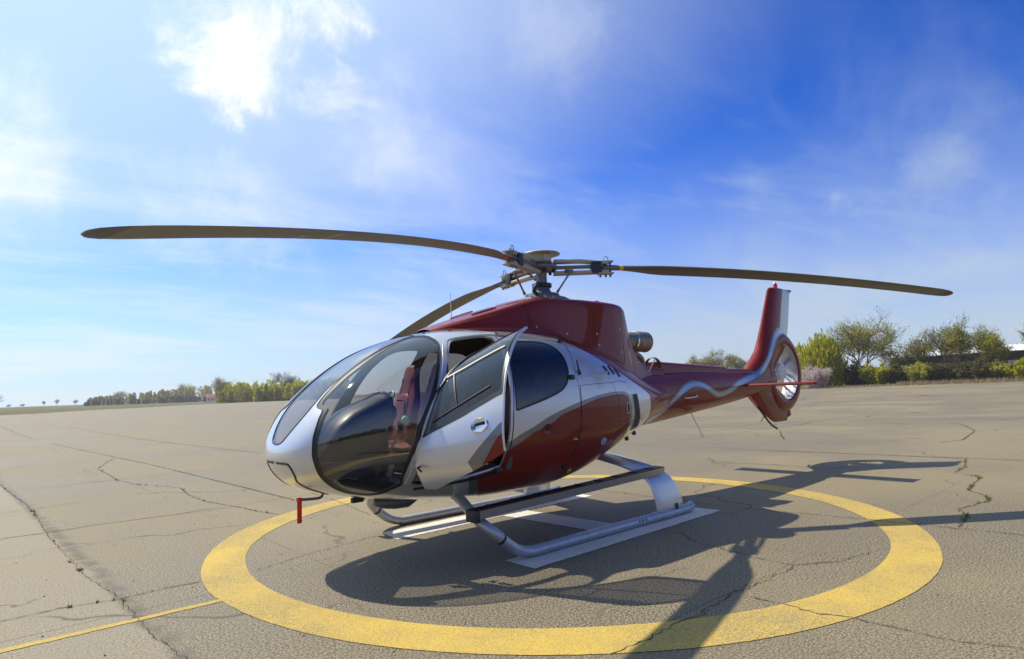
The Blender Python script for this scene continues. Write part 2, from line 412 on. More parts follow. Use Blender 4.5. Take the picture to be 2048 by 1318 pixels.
DGLS = smooth_poly(XZ([(2.325, 1.145), (2.24, 1.38), (2.14, 1.62), (2.04, 1.81), (1.94, 1.945), (1.85, 2.02), (1.75, 2.052), (1.6, 2.07), (1.47, 2.07), (1.425, 2.03), (1.455, 1.8), (1.50, 1.5), (1.525, 1.345), (1.6, 1.315), (1.95, 1.225), (2.2, 1.16)]), 4)
DFRM = shrink(DGLS, -.03)
RDOOR = XZ([(1.335, 2.11), (1.0, 2.12), (.7, 2.10), (.40, 2.05), (.44, 1.9), (.495, 1.72), (.50, 1.4), (.53, 1.1), (.60, .80), (.75, .70), (1.2, .70), (1.53, .745), (1.525, .83), (1.505, .95), (1.455, 1.3), (1.395, 1.7), (1.335, 2.02)])
RGLS = smooth_poly(XZ([(1.32, 2.045), (1.06, 2.055), (.80, 2.05), (.66, 2.01), (.60, 1.92), (.605, 1.78), (.65, 1.66), (.72, 1.58), (.84, 1.52), (1.1, 1.445), (1.33, 1.385), (1.40, 1.375), (1.405, 1.45), (1.36, 1.8), (1.32, 1.98)]), 4)
RFRM = shrink(RGLS, -.022)
BAG = XZ([(.47, 1.575), (.2, 1.59), (-.14, 1.60), (-.20, 1.4), (-.20, 1.1), (-.14, .86), (.2, .80), (.585, .80), (.52, 1.1), (.485, 1.4)])
GREY = XZ([(1.45, .2), (1.63, .52), (1.80, .66), (1.90, .77), (1.92, .83), (1.80, .90), (1.57, 1.04), (1.36, 1.13), (1.12, 1.22), (.87, 1.31), (.6, 1.385), (.19, 1.465), (-.11, 1.495), (-.38, 1.495), (-.50, 1.45), (-.53, 1.35), (-.525, 1.2), (-.50, 1.05), (-.50, .9), (-.52, .2)])
REDP = XZ([(1.28, .2), (1.48, .50), (1.66, .62), (1.775, .73), (1.79, .79), (1.60, .945), (1.2, 1.13), (.82, 1.275), (.53, 1.35), (.19, 1.43), (-.11, 1.46), (-.34, 1.465), (-.44, 1.435), (-.485, 1.35), (-.485, 1.27), (-.46, 1.17), (-.44, 1.04), (-.46, .95), (-.48, .2)])
TOPR = XZ([(1.50, 2.175), (1.2, 2.178), (.93, 2.165), (.62, 2.14), (.31, 2.08), (.10, 1.985), (-.11, 1.87), (-.35, 1.75), (-.63, 1.63), (-.9, 1.53), (-1.12, 1.44)])
TOPR = [tuple(p) for p in catmull(TOPR, 3)]; 
TOPR = TOPR + [(qx(-1.12), -math.pi / 2 + 1e-4), (1.0, -math.pi / 2 + 1e-4), (1.0, math.pi * 1.5 - 1e-4), (qx(-1.12), math.pi * 1.5 - 1e-4)] + list(reversed(mir(TOPR)))

REG = []     # (name, side, outline), first match wins
for side, f in (('P', lambda p: p), ('S', mir)):
    REG += [('bubble', side, f(shrink(BUB, .048))), ('bframe', side, f(BUB)), ('dglass', side, f(DGLS)), ('dframe', side, f(DFRM)), ('rglass', side, f(RGLS)), ('rframe', side, f(RFRM)),
            ('fdoor', side, f(DOOR)), ('rdoor', side, f(RDOOR)), ('bag', side, f(BAG))]
REG += [('strip', 'C', shrink(STRIP, .012)), ('sframe', 'C', STRIP)]
PNT = [(2, TOPR)] + [(k, f(p)) for f in (lambda p: p, mir) for k, p in ((2, REDP), (1, GREY))]

def pod_mesh():
    pts = []; edges = []
    def addp(poly, closed=True):
        d = dense(poly, closed); n = len(pts)
        pts.extend(d); edges.extend((n + i, n + (i + 1) % len(d)) for i in range(len(d) if closed else len(d) - 1))
    Q0 = .012; A0, A1 = -math.pi / 2, math.pi * 1.5
    for nme, sd, p in REG: addp(p)
    for k, p in PNT: addp([(min(max(q, Q0), 1.0), min(max(a, A0), A1)) for q, a in p])
    cons = np.array(pts) * [SU, SV]
    gq = np.linspace(Q0, 1, 112); ga = np.linspace(A0, A1, 122)
    for i, q in enumerate(gq):
        sub = cons[np.abs(cons[:, 0] - q * SU) < .02]
        for j, a in enumerate(ga):
            edge = i in (0, 111) or j in (0, 121)
            if not edge and len(sub) and np.min((sub[:, 0] - q * SU) ** 2 + (sub[:, 1] - a * SV) ** 2) < .014 ** 2: continue
            pts.append((q, a))
    vs = [Vector((q * SU, a * SV)) for q, a in pts]
    ov, oe, of, *_ = delaunay_2d_cdt(vs, edges, [], 0, 1e-6)
    P = np.array([(v.x / SU, v.y / SV) for v in ov]); T = np.array([tuple(f) for f in of])
    P[:, 1] = np.clip(P[:, 1], A0, A1)
    C = P[T].mean(1)
    reg = np.full(len(T), -1)
    for i in reversed(range(len(REG))): reg[inside(C, REG[i][2])] = i
    pm = np.zeros(len(T), int)
    for k, p in reversed(PNT): pm[inside(C, p)] = k
    return P, T, reg, pm
PV, PT, PREG, PPM = pod_mesh()
P3 = surf(PV[:, 0], PV[:, 1]); PN = nrm(PV[:, 0], PV[:, 1]) * NSGN

# orientation of the triangles so that they face outwards
_t = P3[PT]; _fn = np.cross(_t[:, 1] - _t[:, 0], _t[:, 2] - _t[:, 0]); _flip = (_fn * PN[PT].mean(1)).sum(-1) < 0
PT[_flip] = PT[_flip][:, ::-1]
HA, HB, DANG = np.array([2.42, .825, 1.06]), np.array([2.19, .845, 1.60]), rad(-70)
def hinge(P, vec=False):
    k = (HB - HA) / np.linalg.norm(HB - HA); v = np.atleast_2d(P) - (0 if vec else HA); c, s_ = math.cos(DANG), math.sin(DANG)
    r = v * c + np.cross(k, v) * s_ + np.outer(v @ k, k) * (1 - c); return r + (0 if vec else HA)
def panel(name, sel, mats, parent, thick=.022, off=0.0, inner=None, xf=False, single=False):
    """cut-out of the pod skin as its own mesh, with thickness and rim"""
    tri = PT[sel]; pm = PPM[sel]; ids = np.unique(tri); mp = -np.ones(len(P3), int); mp[ids] = np.arange(len(ids)); t = mp[tri]
    V = P3[ids] + PN[ids] * off; N_ = PN[ids]; mi = list(pm) if len(mats) > (1 if inner is None else 2) else [0] * len(t)
    verts = V; norms = N_; faces = [tuple(f) for f in t]
    if not single:
        n = len(ids); verts = np.vstack([V, V - N_ * thick]); norms = np.vstack([N_, -N_]); li = len(mats) - 1
        faces += [(f[0] + n, f[2] + n, f[1] + n) for f in t]; mi += [li] * len(t)
        from collections import Counter
        cnt = Counter(); dirn = {}
        for f in t:
            for a, b in ((f[0], f[1]), (f[1], f[2]), (f[2], f[0])): cnt[(min(a, b), max(a, b))] += 1; dirn[(min(a, b), max(a, b))] = (a, b)
        rv = []; rn = []; base = len(verts)
        for e, c in cnt.items():
            if c == 1:
                a, b = dirn[e]; k = base + len(rv)
                d = V[b] - V[a]; nn = np.cross(d, N_[a]); nn = nn / max(np.linalg.norm(nn), 1e-9)
                rv += [V[a], V[b], V[b] - N_[b] * thick, V[a] - N_[a] * thick]; rn += [nn] * 4; faces.append((k, k + 3, k + 2, k + 1)); mi.append(0)
        if rv: verts = np.vstack([verts, rv]); norms = np.vstack([norms, rn])
    if xf: verts = hinge(verts); norms = hinge(norms, True)
    return obj(name, verts, faces, mats, parent, True, mi, norms)
def ribbon(name, path, width, mat, parent, h=.003, closed=False, xf=False, base=-.002, step=.03):
    """raised strip that follows the pod skin"""
    d = np.array(dense(path, closed, step)); S = surf(d[:, 0], d[:, 1]); N_ = nrm(d[:, 0], d[:, 1]) * NSGN; n = len(d)
    if closed: T = np.roll(S, -1, 0) - np.roll(S, 1, 0)
    else: T = np.gradient(S, axis=0)
    T /= np.maximum(np.linalg.norm(T, axis=1, keepdims=True), 1e-9); B = np.cross(N_, T)
    w = width / 2; b2 = min(.3 * w, .004)
    rows = [S - B * w + N_ * base, S - B * (w - b2) + N_ * h, S + B * (w - b2) + N_ * h, S + B * w + N_ * base]
    V = np.stack(rows, 1).reshape(-1, 3); F = []
    for i in range(n if closed else n - 1):
        j = (i + 1) % n
        for k in range(3): F.append((i * 4 + k, i * 4 + k + 1, j * 4 + k + 1, j * 4 + k))
    if xf: V = hinge(V)
    return autosmooth(obj(name, V, F, mat, parent), 40)
def rsel(name, side): return np.isin(PREG, [i for i, r in enumerate(REG) if r[0] == name and r[1] == side])

HELI = empty('helicopter', (0, 0, 0), 'maroon and silver light helicopter with its front door open, parked on the painted landing circle', 'helicopter')
BODY = [M_SIL, M_GRY, M_RED]
shell = panel('fuselage', PREG == -1, BODY + [M_LIN], HELI)
q0 = .0121; capn = 120; cap_a = np.linspace(-math.pi / 2, 1.5 * math.pi, capn, endpoint=False)
obj('nose_cap', np.vstack([surf(np.full(capn, .013), cap_a), surf(0.0, 0.0)[None]]), [(i, (i + 1) % capn, capn) for i in range(capn)], M_SIL, shell)
for side in 'PS':
    port = side == 'P'; f = (lambda p: p) if port else mir
    bub = panel('side_windscreen', rsel('bubble', side), [M_GLASS], HELI, single=True)
    panel('frame', rsel('bframe', side), [M_BLK, M_BLK], bub, off=.002)
    ribbon('seal', f(BUB), .011, M_BLK, bub, .006, True)
    fd = panel('front_door', rsel('fdoor', side), BODY + [M_LIN], HELI, xf=port, thick=.016)
    if port: fd['label'] = 'silver front door with tinted window, swung wide open'
    dg = panel('window_pane', rsel('dglass', side), [M_GLASS if not port else M_GLASD], fd, single=True, xf=port)
    panel('window_frame', rsel('dframe', side), [M_BLK, M_BLK], fd, off=.003, thick=.018, xf=port)
    rd = panel('sliding_door', rsel('rdoor', side), BODY + [M_LIN], HELI, off=.004)
    panel('window_pane', rsel('rglass', side), [M_GLASD], rd, single=True, off=.002)
    panel('window_frame', rsel('rframe', side), [M_BLK, M_BLK], rd, off=.006)
    bg = panel('baggage_door', rsel('bag', side), BODY + [M_LIN], HELI, off=.0025)
    ribbon('gap', f(BAG), .007, M_SEAM, bg, .0032, True)
    ribbon('gap', f(RDOOR), .008, M_SEAM, rd, .0045, True)
    if not port: ribbon('gap', f(DOOR), .008, M_SEAM, fd, .003, True)
    # bright jamb round the front door opening
    ribbon('door_jamb', f([tuple(p) for p in catmull(QA([(.4085, -41), (.4065, -10.4), (.4235, 3), (.4645, 23), (.4835, 35.2), (.5005, 47.5), (.5145, 56), (.53, 60.8), (.571, 60.6), (.605, 59.8), (.655, 58)]), 4)]), .046, M_SIL, HELI, .010)
    ribbon('sill_trim', f(XZ([(2.38, .705), (2.15, .715), (1.89, .735), (1.69, .765), (1.56, .79)])), .05, M_BLK, HELI, .004)
wsc = panel('centre_windscreen', rsel('strip', 'C'), [M_GLASS], HELI, single=True)
panel('frame', rsel('sframe', 'C'), [M_BLK, M_BLK], wsc, off=.002)
ribbon('seal', STRIP, .010, M_BLK, wsc, .005, True)
# chin light window under the nose
chin = YZ([(.004 + .019 * k, 1.003) for k in range(12)] + [(.232, .995), (.248, .975), (.256, .94)]) + QA([(.128, -57.5), (.150, -67.5), (.200, -71), (.245, -75), (.285, -83), (.30, -89.9)])
for f in (lambda p: p, mir): ribbon('chin_seal', f([tuple(p) for p in catmull(chin, 2)]), .028, M_BLK, HELI, .005)
# open door fittings
def on_door(pts): return hinge(np.array(pts, float))
dn = nrm(*np.array(XZ([(1.72, 1.06)])).T)[0] * NSGN
# ------------------------------------------------------------------ engine cowl, exhaust, boom, tail
def cowl():
    st = [(1.82, .16, .26, 2.215, 2.13), (1.70, .27, .36, 2.262, 2.12), (1.50, .35, .43, 2.325, 2.12), (1.30, .39, .48, 2.385, 2.11), (1.10, .415, .51, 2.445, 2.10), (.90, .44, .53, 2.505, 2.09), (.70, .455, .54, 2.565, 2.07), (.52, .465, .545, 2.618, 2.05), (.38, .47, .55, 2.64, 2.02),
          (.10, .475, .555, 2.645, 1.93), (-.3, .475, .56, 2.655, 1.78), (-.7, .465, .54, 2.66, 1.62), (-.95, .445, .51, 2.655, 1.55), (-1.1, .405, .485, 2.645, 1.5), (-1.20, .365, .47, 2.61, 1.48), (-1.26, .34, .46, 2.50, 1.48), (-1.31, .325, .45, 2.34, 1.47), (-1.42, .31, .43, 2.12, 1.46), (-1.56, .28, .40, 1.95, 1.44), (-1.75, .24, .37, 1.86, 1.42), (-2.0, .20, .34, 1.80, 1.4)]
    rings = []
    for x, wt, wb, zt, zb in st:
        if x > .3: zb = float(surf(qx(x), a_y(x, wb))[2]) - .012
        h = zt - zb
        pr = [(wb + .004, zb), (wb, zb + min(.03, h * .15)), (wt + (wb - wt) * .45, zb + h * .22), (wt + (wb - wt) * .12, zb + h * .48), (wt * .985, zb + h * .72), (wt * .95, zt - min(.075, h * .2)), (wt * .88, zt - min(.022, h * .06)), (wt * .74, zt), (wt * .35, zt + .012), (0, zt + .014)]
        half = [tuple(p) for p in catmull(pr, 3)]
        rings.append([(x, y, z) for y, z in half] + [(x, -y, z) for y, z in reversed(half[:-1])])
    dn_ = []
    for i in range(len(rings) - 1):       # denser along x
        A, B = np.array(rings[i]), np.array(rings[i + 1])
        for k in range(2): dn_.append(A + (B - A) * k / 2)
    dn_.append(np.array(rings[-1]))
    o = loft('engine_cowl', dn_, M_RED, HELI, cap=False, closed=False, auto=28)
    mb = MB()      # seams, vents and hatch outlines on the cowl
    for x in (.34, -.52):
        i = min(range(len(st)), key=lambda k: abs(st[k][0] - x))
    return o
COWL = cowl()
mb = MB(); mb.lathe([(.0, 0), (.05, .0), (.055, .015), (.045, .05), (.02, .062), (0, .064)], (-.98, .05, 2.672), n=16); mb.build('beacon_base', M_PANEL, COWL)
# intake scoop with bright rim at the front of the cowl
for s_ in (1, -1):
    path = [(1.30, .20 * s_, 2.402), (1.16, .235 * s_, 2.445), (1.02, .25 * s_, 2.487), (.97, .21 * s_, 2.505), (1.04, .17 * s_, 2.488), (1.18, .16 * s_, 2.445)]
    mb = MB(); mb.tube([tuple(p) for p in catmull(path, 5, True)] + [path[0]], .009, 8); sc_ = mb.build('intake_rim', M_CHROME, COWL)
    v = [(1.30, .20 * s_, 2.407), (1.16, .232 * s_, 2.449), (1.02, .248 * s_, 2.49), (.975, .21 * s_, 2.509), (1.04, .172 * s_, 2.492), (1.18, .163 * s_, 2.449)]
    obj('intake_mesh', v, [tuple(range(6)) if s_ < 0 else tuple(reversed(range(6)))], M_GRILLE, COWL, False)
# exhaust
mb = MB(); mb.lathe([(.105, 0), (.118, .04), (.120, .24), (.128, .26), (.148, .28), (.150, .52), (.153, .54), (.142, .542), (.136, .50), (.13, .2), (0, .2)], (-1.50, .04, 2.205), (-1, 0, -.02), 32); mb.build('exhaust_pipe', M_EXH, HELI)
mb = MB(); mb.lathe([(.132, 0), (.136, .012), (.136, .03), (.132, .042)], (-1.72, .04, 2.2), (-1, 0, -.02), 32); mb.build('exhaust_clamp', M_CHROME, HELI)
mb = MB(); mb.tube(catmull([(-1.62, .16, 2.02), (-1.78, .14, 1.95), (-1.86, .10, 1.86), (-1.83, .12, 1.74)], 5), .035, 10); mb.tube(catmull([(-1.70, .05, 2.05), (-1.90, .05, 1.96), (-1.95, .05, 1.82)], 5), .045, 10); mb.build('oil_cooler_duct', M_EXH, HELI)

BOOM = [(-1.55, 1.36, .40, .44), (-1.85, 1.375, .385, .40), (-2.2, 1.39, .375, .36), (-2.8, 1.42, .355, .325), (-3.4, 1.45, .33, .29), (-4.3, 1.48, .275, .24), (-5.2, 1.53, .22, .195), (-5.75, 1.57, .21, .17), (-5.95, 1.58, .20, .15)]
def boom_at(x):
    xs = [b[0] for b in BOOM][::-1]; return [float(np.interp(x, xs, [b[k] for b in BOOM][::-1])) for k in (1, 2, 3)]
def boom_y(x, z):
    zc, rz, w = boom_at(x); return w * math.sqrt(max(0, 1 - ((z - zc) / rz) ** 2))
boom = loft('tail_boom', [sell(x, *([boom_at(x)[0]] + [boom_at(x)[1]] * 2 + [boom_at(x)[2]])) for x in np.linspace(-1.55, -5.95, 40)], M_RED, HELI)
def roundbox(name, x0, x1, f, mat, parent, n=10):
    rings = []
    for x in np.linspace(x0, x1, n):
        w, z0, z1 = f(x); r = min(.05, (z1 - z0) * .45)
        rings.append([(x, w, z0), (x, w, z1 - r), (x, w - r * .35, z1 - r * .3), (x, w - r, z1), (x, -w + r, z1), (x, -w + r * .35, z1 - r * .3), (x, -w, z1 - r), (x, -w, z0)])
    return loft(name, rings, mat, parent, auto=50)
roundbox('drive_shaft_cover', -2.25, -4.18, lambda x: (.15 - .012 * (-2.25 - x), boom_at(x)[0] + boom_at(x)[1] * .80, 1.905 + .04 * (x + 2.25)), M_RED, boom)
roundbox('drive_shaft_cover', -4.185, -5.35, lambda x: (.105, boom_at(x)[0] + boom_at(x)[1] * .70, 1.80 + .012 * (x + 4.2)), M_RED, boom)
roundbox('drive_shaft_cover', -1.75, -2.245, lambda x: (.20, 1.60, 1.845 + .08 * (x + 1.75)), M_RED, boom)
mb = MB(); mb.lathe([(.13, 0), (.14, .02), (.14, .06), (.12, .08)], (-2.30, 0, 1.84), (1, 0, 0), 24); mb.build('shaft_cover_ring', M_PANEL, boom)
# fenestron shroud and fin
FC = (-6.33, 0, 1.735)
prof_sh = [(.53, -.15), (.53, .10), (.535, .135), (.555, .158), (.60, .165), (.68, .148), (.75, .10), (.785, .04), (.79, 0), (.785, -.04), (.75, -.10), (.68, -.148), (.60, -.165), (.555, -.158), (.535, -.135)]
mb = MB(); mb.lathe(prof_sh, FC, (0, 1, 0), 72, closed=True); shroud = mb.build('fenestron_shroud', M_RED, HELI, auto=0)
mb = MB(); mb.lathe([(.529, -.13), (.529, .13), (.533, .142)], FC, (0, 1, 0), 72); mb.build('duct_lining', M_SKID, shroud)
mb = MB(); mb.lathe([(0, .10), (.10, .098), (.155, .085), (.165, .06), (.165, -.10), (.15, -.12), (0, -.12)], FC, (0, 1, 0), 40); hub = mb.build('fan_hub', M_WHITE, shroud)
for k in range(10):
    a = k * 2 * math.pi / 10 + .25 * math.sin(k * 1.7); ca, sa = math.cos(a), math.sin(a); V = []; F = []
    for r, tw, ch in ((.155, 42, .055), (.26, 34, .075), (.40, 26, .088), (.515, 20, .09)):
        for t, th in ((-1, .0), (-.4, .007), (.5, .008), (1, .0), (.5, -.006), (-.4, -.006)):
            u = t * ch / 2 * math.cos(rad(tw)) - th * math.sin(rad(tw)); w = t * ch / 2 * math.sin(rad(tw)) + th * math.cos(rad(tw))
            V.append((FC[0] + r * ca - u * sa, w + .03, FC[2] + r * sa + u * ca))
    for i in range(3):
        for j in range(6): F.append((i * 6 + j, i * 6 + (j + 1) % 6, i * 6 + 6 + (j + 1) % 6, i * 6 + 6 + j))
    F.append((18, 19, 20, 21, 22, 23)); autosmooth(obj('fan_blade', V, F, M_TRIM, shroud))
for k in range(3):
    a = rad(95 + k * 120); mb = MB(); mb.tube([(FC[0] + .15 * math.cos(a), -.08, FC[2] + .15 * math.sin(a)), (FC[0] + .54 * math.cos(a), -.09, FC[2] + .54 * math.sin(a))], .026, 10); mb.build('stator_strut', M_TRIM, shroud)
for i in range(6):
    a = i * rad(60); mb = MB(); mb.lathe([(.0, .004), (.013, .004), (.013, 0)], (FC[0] + .10 * math.cos(a), .094, FC[2] + .10 * math.sin(a)), (0, 1, 0), 10); mb.build('hub_bolt', M_PANEL, hub)
def fin():
    Z = [(1.60, -4.98, -5.95, .17), (1.72, -5.04, -6.0, .17), (1.84, -5.14, -6.1, .165), (2.0, -5.36, -6.3, .16), (2.14, -5.53, -6.5, .155), (2.35, -5.66, -6.68, .145), (2.6, -5.80, -6.79, .13), (3.0, -6.00, -6.93, .11), (3.30, -6.155, -7.03, .095), (3.36, -6.20, -7.04, .085), (3.385, -6.27, -7.03, .05)]
    rings = []; m = 15
    for z, xl, xt, t in Z:
        c = xl - xt; R = []
        cs = [(0, 0), (.02, .30), (.06, .52), (.14, .80), (.26, .98), (.38, 1.0), (.46, .97), (.50, .94), (.72, .72), (.92, .50), (1.0, .40)]
        R = [(xl - c * u, t * v, z) for u, v in cs] + [(xl - c * u, -t * v, z) for u, v in reversed(cs[1:])]
        rings.append(R)
    n = len(rings[0]); V = [p for R in rings for p in R]; F = []; MI = []
    for i in range(len(rings) - 1):
        for k in range(n):
            F.append((i * n + k, i * n + (k + 1) % n, (i + 1) * n + (k + 1) % n, (i + 1) * n + k)); MI.append(1 if (7 <= k <= 12 and Z[i][0] >= 2.3) else 0)
    F.append(tuple((len(rings) - 1) * n + k for k in range(n))); MI.append(0)
    o = obj('vertical_fin', V, F, [M_RED, M_FINS], HELI, True, MI); return autosmooth(o, 32)
FIN = fin()
mb = MB(); mb.lathe([(.045, 0), (.045, .03), (.04, .085), (.025, .11), (0, .118)], (-6.5, 0, 3.38), n=16); mb.build('beacon_light', M_BEACON, FIN)
mb = MB(); mb.tube([(-6.95, 0, 3.37), (-7.14, 0, 3.375)], .028, 12); mb.build('tail_light', M_PANEL, FIN)
# blend between boom and shroud
loft('tail_fairing', [sell(x, zc, h, h, w, 2.4, 2.4) for x, zc, h, w in ((-5.15, 1.54, .21, .19), (-5.4, 1.58, .30, .175), (-5.65, 1.64, .42, .16), (-5.85, 1.69, .50, .14), (-6.0, 1.72, .40, .08))], M_RED, shroud)
# lower fin and tail guard
rings = []
for z, xl, xt, t in ((1.42, -5.05, -6.2, .13), (1.26, -5.22, -6.5, .125), (1.08, -5.45, -6.62, .105), (.94, -5.66, -6.62, .075), (.84, -5.84, -6.55, .05), (.79, -5.98, -6.50, .03)):
    rings.append([(xl, 0, z), (xl - .1, t, z), ((xl + xt) / 2, t, z), (xt, .01, z), (xt, -.01, z), ((xl + xt) / 2, -t, z), (xl - .1, -t, z)])
loft('lower_fin', rings, M_RED, shroud, auto=30)
mb = MB(); mb.tube(catmull([(-5.40, 0, 1.10), (-5.60, 0, .945), (-5.76, 0, .82), (-5.92, 0, .725), (-6.10, 0, .66)], 5), [.018] * 20 + [.016], 10); mb.build('tail_guard', M_PANEL, shroud)
mb = MB(); mb.tube([(-5.62, 0, .93), (-5.45, .02, .84)], .008, 8); mb.build('guard_antenna', M_PANEL, shroud)
mb = MB(); mb.box((-6.62, .0, .92), (.12, .05, .10), Matrix.Rotation(rad(20), 3, 'Y'), bev=.01); mb.build('guard_bracket', M_RED, shroud)
# stabiliser
rings = []
for y in (-1.40, -1.385, -.7, 0, .7, 1.385, 1.40):
    t = .006 if abs(y) > 1.39 else .028; R = []
    for u, v in ((0, 0), (.04, .8), (.25, 1), (.6, .7), (1, .06), (.6, -.6), (.25, -.9), (.04, -.7)): R.append((-4.60 - .36 * u, y, 1.498 + t * v))
    rings.append(R)
stab = loft('tailplane', rings, M_RED, HELI, auto=50)
mb = MB(); mb.tube([(-4.58, 1.39, 1.50), (-4.98, 1.39, 1.50)], .018, 10); mb.build('tip_weight', M_RED, stab)
mb = MB(); mb.tube([(-4.57, 1.36, 1.495), (-4.57, -1.36, 1.495)], .012, 8); mb.build('leading_edge_strip', M_RED, stab)
# aerials and little fittings
def rod(name, a, b, r, mat, parent, r2=None):
    m_ = MB(); m_.tube([a, b], [r, r2 if r2 else r], 8); return m_.build(name, mat, parent)
rod('whip_aerial', (1.43, 0, 2.33), (1.435, 0, 2.66), .006, M_WHITE, HELI, .003)
rod('stay_rod', (-1.78, .20, 1.66), (-2.02, .22, 1.935), .009, M_TRIM, HELI)
rod('belly_aerial', (-3.15, .02, 1.12), (-3.48, .02, .69), .010, M_TRIM, boom, .006)
mb = MB(); mb.box((-3.14, .02, 1.12), (.12, .06, .03), bev=.01); mb.build('aerial_foot', M_PANEL, boom)
mb = MB(); mb.tube(catmull([(-2.52, boom_y(-2.52, 1.36) + .0, 1.36), (-2.55, .365, 1.352), (-2.75, .365, 1.36), (-2.86, .352, 1.372), (-2.88, boom_y(-2.88, 1.375), 1.378)], 4), .009, 8); mb.build('boom_handle', M_WHITE, boom)

# wave stripe along boom and tail, laid on the real surfaces
from mathutils.bvhtree import BVHTree
def bvh_of(objs):
    V = []; F = []
    for o in objs:
        n = len(V); V += [tuple(v.co) for v in o.data.vertices]; F += [tuple(i + n for i in p.vertices) for p in o.data.polygons]
    return BVHTree.FromPolygons(V, F)
TAILB = bvh_of([boom, FIN, shroud] + [o for o in bpy.data.objects if o.name.startswith('tail_fairing')])
SW = [(-1.62, 1.06, 1.5), (-1.89, 1.175, 1.1), (-2.28, 1.37, .9), (-2.55, 1.49, 1), (-2.83, 1.553, 1), (-3.11, 1.53, 1), (-3.38, 1.43, .95), (-3.63, 1.375, .95), (-4.0, 1.43, 1), (-4.35, 1.54, 1), (-4.85, 1.635, 1.05), (-5.25, 1.72, 1.1), (-5.56, 1.90, 1.2), (-5.76, 2.10, 1.3), (-5.92, 2.29, 1.45), (-6.08, 2.44, 1.7), (-6.25, 2.50, 1.6), (-6.40, 2.49, 1.1)]
def wave(name, w0, mat, h):
    for sgn in (1, -1):
        P = np.array(catmull(SW, 9)); T = np.gradient(P[:, :2], axis=0); T /= np.linalg.norm(T, axis=1, keepdims=True); V = []; F = []; last = .2
        for i, p in enumerate(P):
            b = np.array([-T[i, 1], T[i, 0]])
            for s2 in (-1, -.6, -.2, .2, .6, 1):
                q = p[:2] + b * w0 * p[2] / 2 * s2; hit, nn, _, _ = TAILB.ray_cast(Vector((q[0], 2.0, q[1])), Vector((0, -1, 0)))
                y = hit.y if hit is not None and hit.y > .02 else last; last = y; nv = nn if hit is not None else Vector((0, 1, 0)); nv = nv if nv.y > 0 else -nv; V.append((q[0] + nv.x * h, (y + max(nv.y, .3) * h) * sgn, q[1] + nv.z * h))
        for i in range(len(P) - 1):
            for k in range(5): f = (i * 6 + k, i * 6 + k + 1, i * 6 + k + 7, i * 6 + k + 6); F.append(f if sgn > 0 else f[::-1])
        obj(name, V, F, mat, boom)
wave('wave_stripe_border', .098, M_GRY, .004); wave('wave_stripe', .054, M_BLU, .008)

# panel joints on the cowl
COWB = bvh_of([COWL])
def cowl_joint(pts, w=.008):
    P = catmull(pts, 8); V = []; F = []
    for i, p in enumerate(P):
        t = np.array(P[min(i + 1, len(P) - 1)]) - np.array(P[max(i - 1, 0)]); t /= np.linalg.norm(t); b = np.array([-t[1], t[0]])
        for s2 in (-1, 1):
            q = np.array(p) + b * w / 2 * s2; hit, nn, _, _ = COWB.ray_cast(Vector((q[0], 2, q[1])), Vector((0, -1, 0)))
            if hit is None: return
            nn = nn if nn.y > 0 else -nn; V.append(tuple(hit + nn * .002))
    for i in range(len(P) - 1): F.append((2 * i, 2 * i + 1, 2 * i + 3, 2 * i + 2))
    obj('cowl_joint', V, F, M_SEAM, COWL)
    obj('cowl_joint', [(v[0], -v[1], v[2]) for v in V], [f[::-1] for f in F], M_SEAM, COWL)
cowl_joint([(.66, 2.16), (.68, 2.3), (.70, 2.45), (.71, 2.53)]); cowl_joint([(-.42, 1.95), (-.42, 2.2), (-.42, 2.45), (-.42, 2.58)])
cowl_joint([(.62, 2.19), (.2, 2.14), (-.1, 2.08), (-.40, 1.99)]); cowl_joint([(-.46, 2.0), (-.7, 1.92), (-1.0, 1.84)]); cowl_joint([(-1.02, 1.86), (-1.03, 2.1), (-1.03, 2.4), (-1.03, 2.56)])
for x, z in ((-.48, 2.08), (-.46, 2.22), (.60, 2.26), (.1, 2.2), (-.96, 2.0), (-.96, 2.3)):
    hit, nn, _, _ = COWB.ray_cast(Vector((x, 2, z)), Vector((0, -1, 0)))
    if hit is not None: mb = MB(); mb.lathe([(0, .006), (.010, .005), (.013, 0)], hit, nn if nn.y > 0 else -nn, 10); mb.build('cowl_latch', M_TRIM, COWL)
# ------------------------------------------------------------------ fittings on the cabin skin
def skin(x, z, side=1, off=0.0):
    q, a = XZ([(x, z)])[0]; p = surf(q, a) + nrm(q, a) * NSGN * off; n = nrm(q, a) * NSGN
    return Vector((p[0], p[1] * side, p[2])), Vector((n[0], n[1] * side, n[2]))
def frame_on(n):     # local x along the fuselage, y outwards, z up the skin
    n = n.normalized(); t = Vector((1, 0, 0)); t = (t - n * t.dot(n)).normalized(); b = t.cross(n).normalized()
    if b.z < 0: b = -b
    return Matrix((t, n, b)).transposed()
def handle(parent, x, z, side, xf=False, mat=M_CHROME):
    p, n = skin(x, z, side); R = frame_on(n); out = []
    m1 = MB(); m1.lathe([(.001, .004), (.035, .004), (.046, .010), (.055, .012), (.062, .006), (.064, -.004)], (0, 0, 0), (0, 1, 0), 32)
    m2 = MB(); m2.box((.0, .014, .012), (.085, .014, .022), bev=.006)
    for mb, nm, mt, sx in ((m1, 'handle_plate', mat, 1.35), (m2, 'handle_grip', M_PANEL, 1.0)):
        V = [np.array(R @ Vector((v[0] * sx, v[1], v[2])) + p) for v in mb.v]
        if xf: V = hinge(np.array(V))
        o = autosmooth(obj(nm, V, mb.f, mt, parent)); out.append(o)
    return out
PFD = [o for o in bpy.data.objects if o.name.startswith('front_door') and o.parent == HELI]
PRD = [o for o in bpy.data.objects if o.name.startswith('sliding_door') and o.parent == HELI]
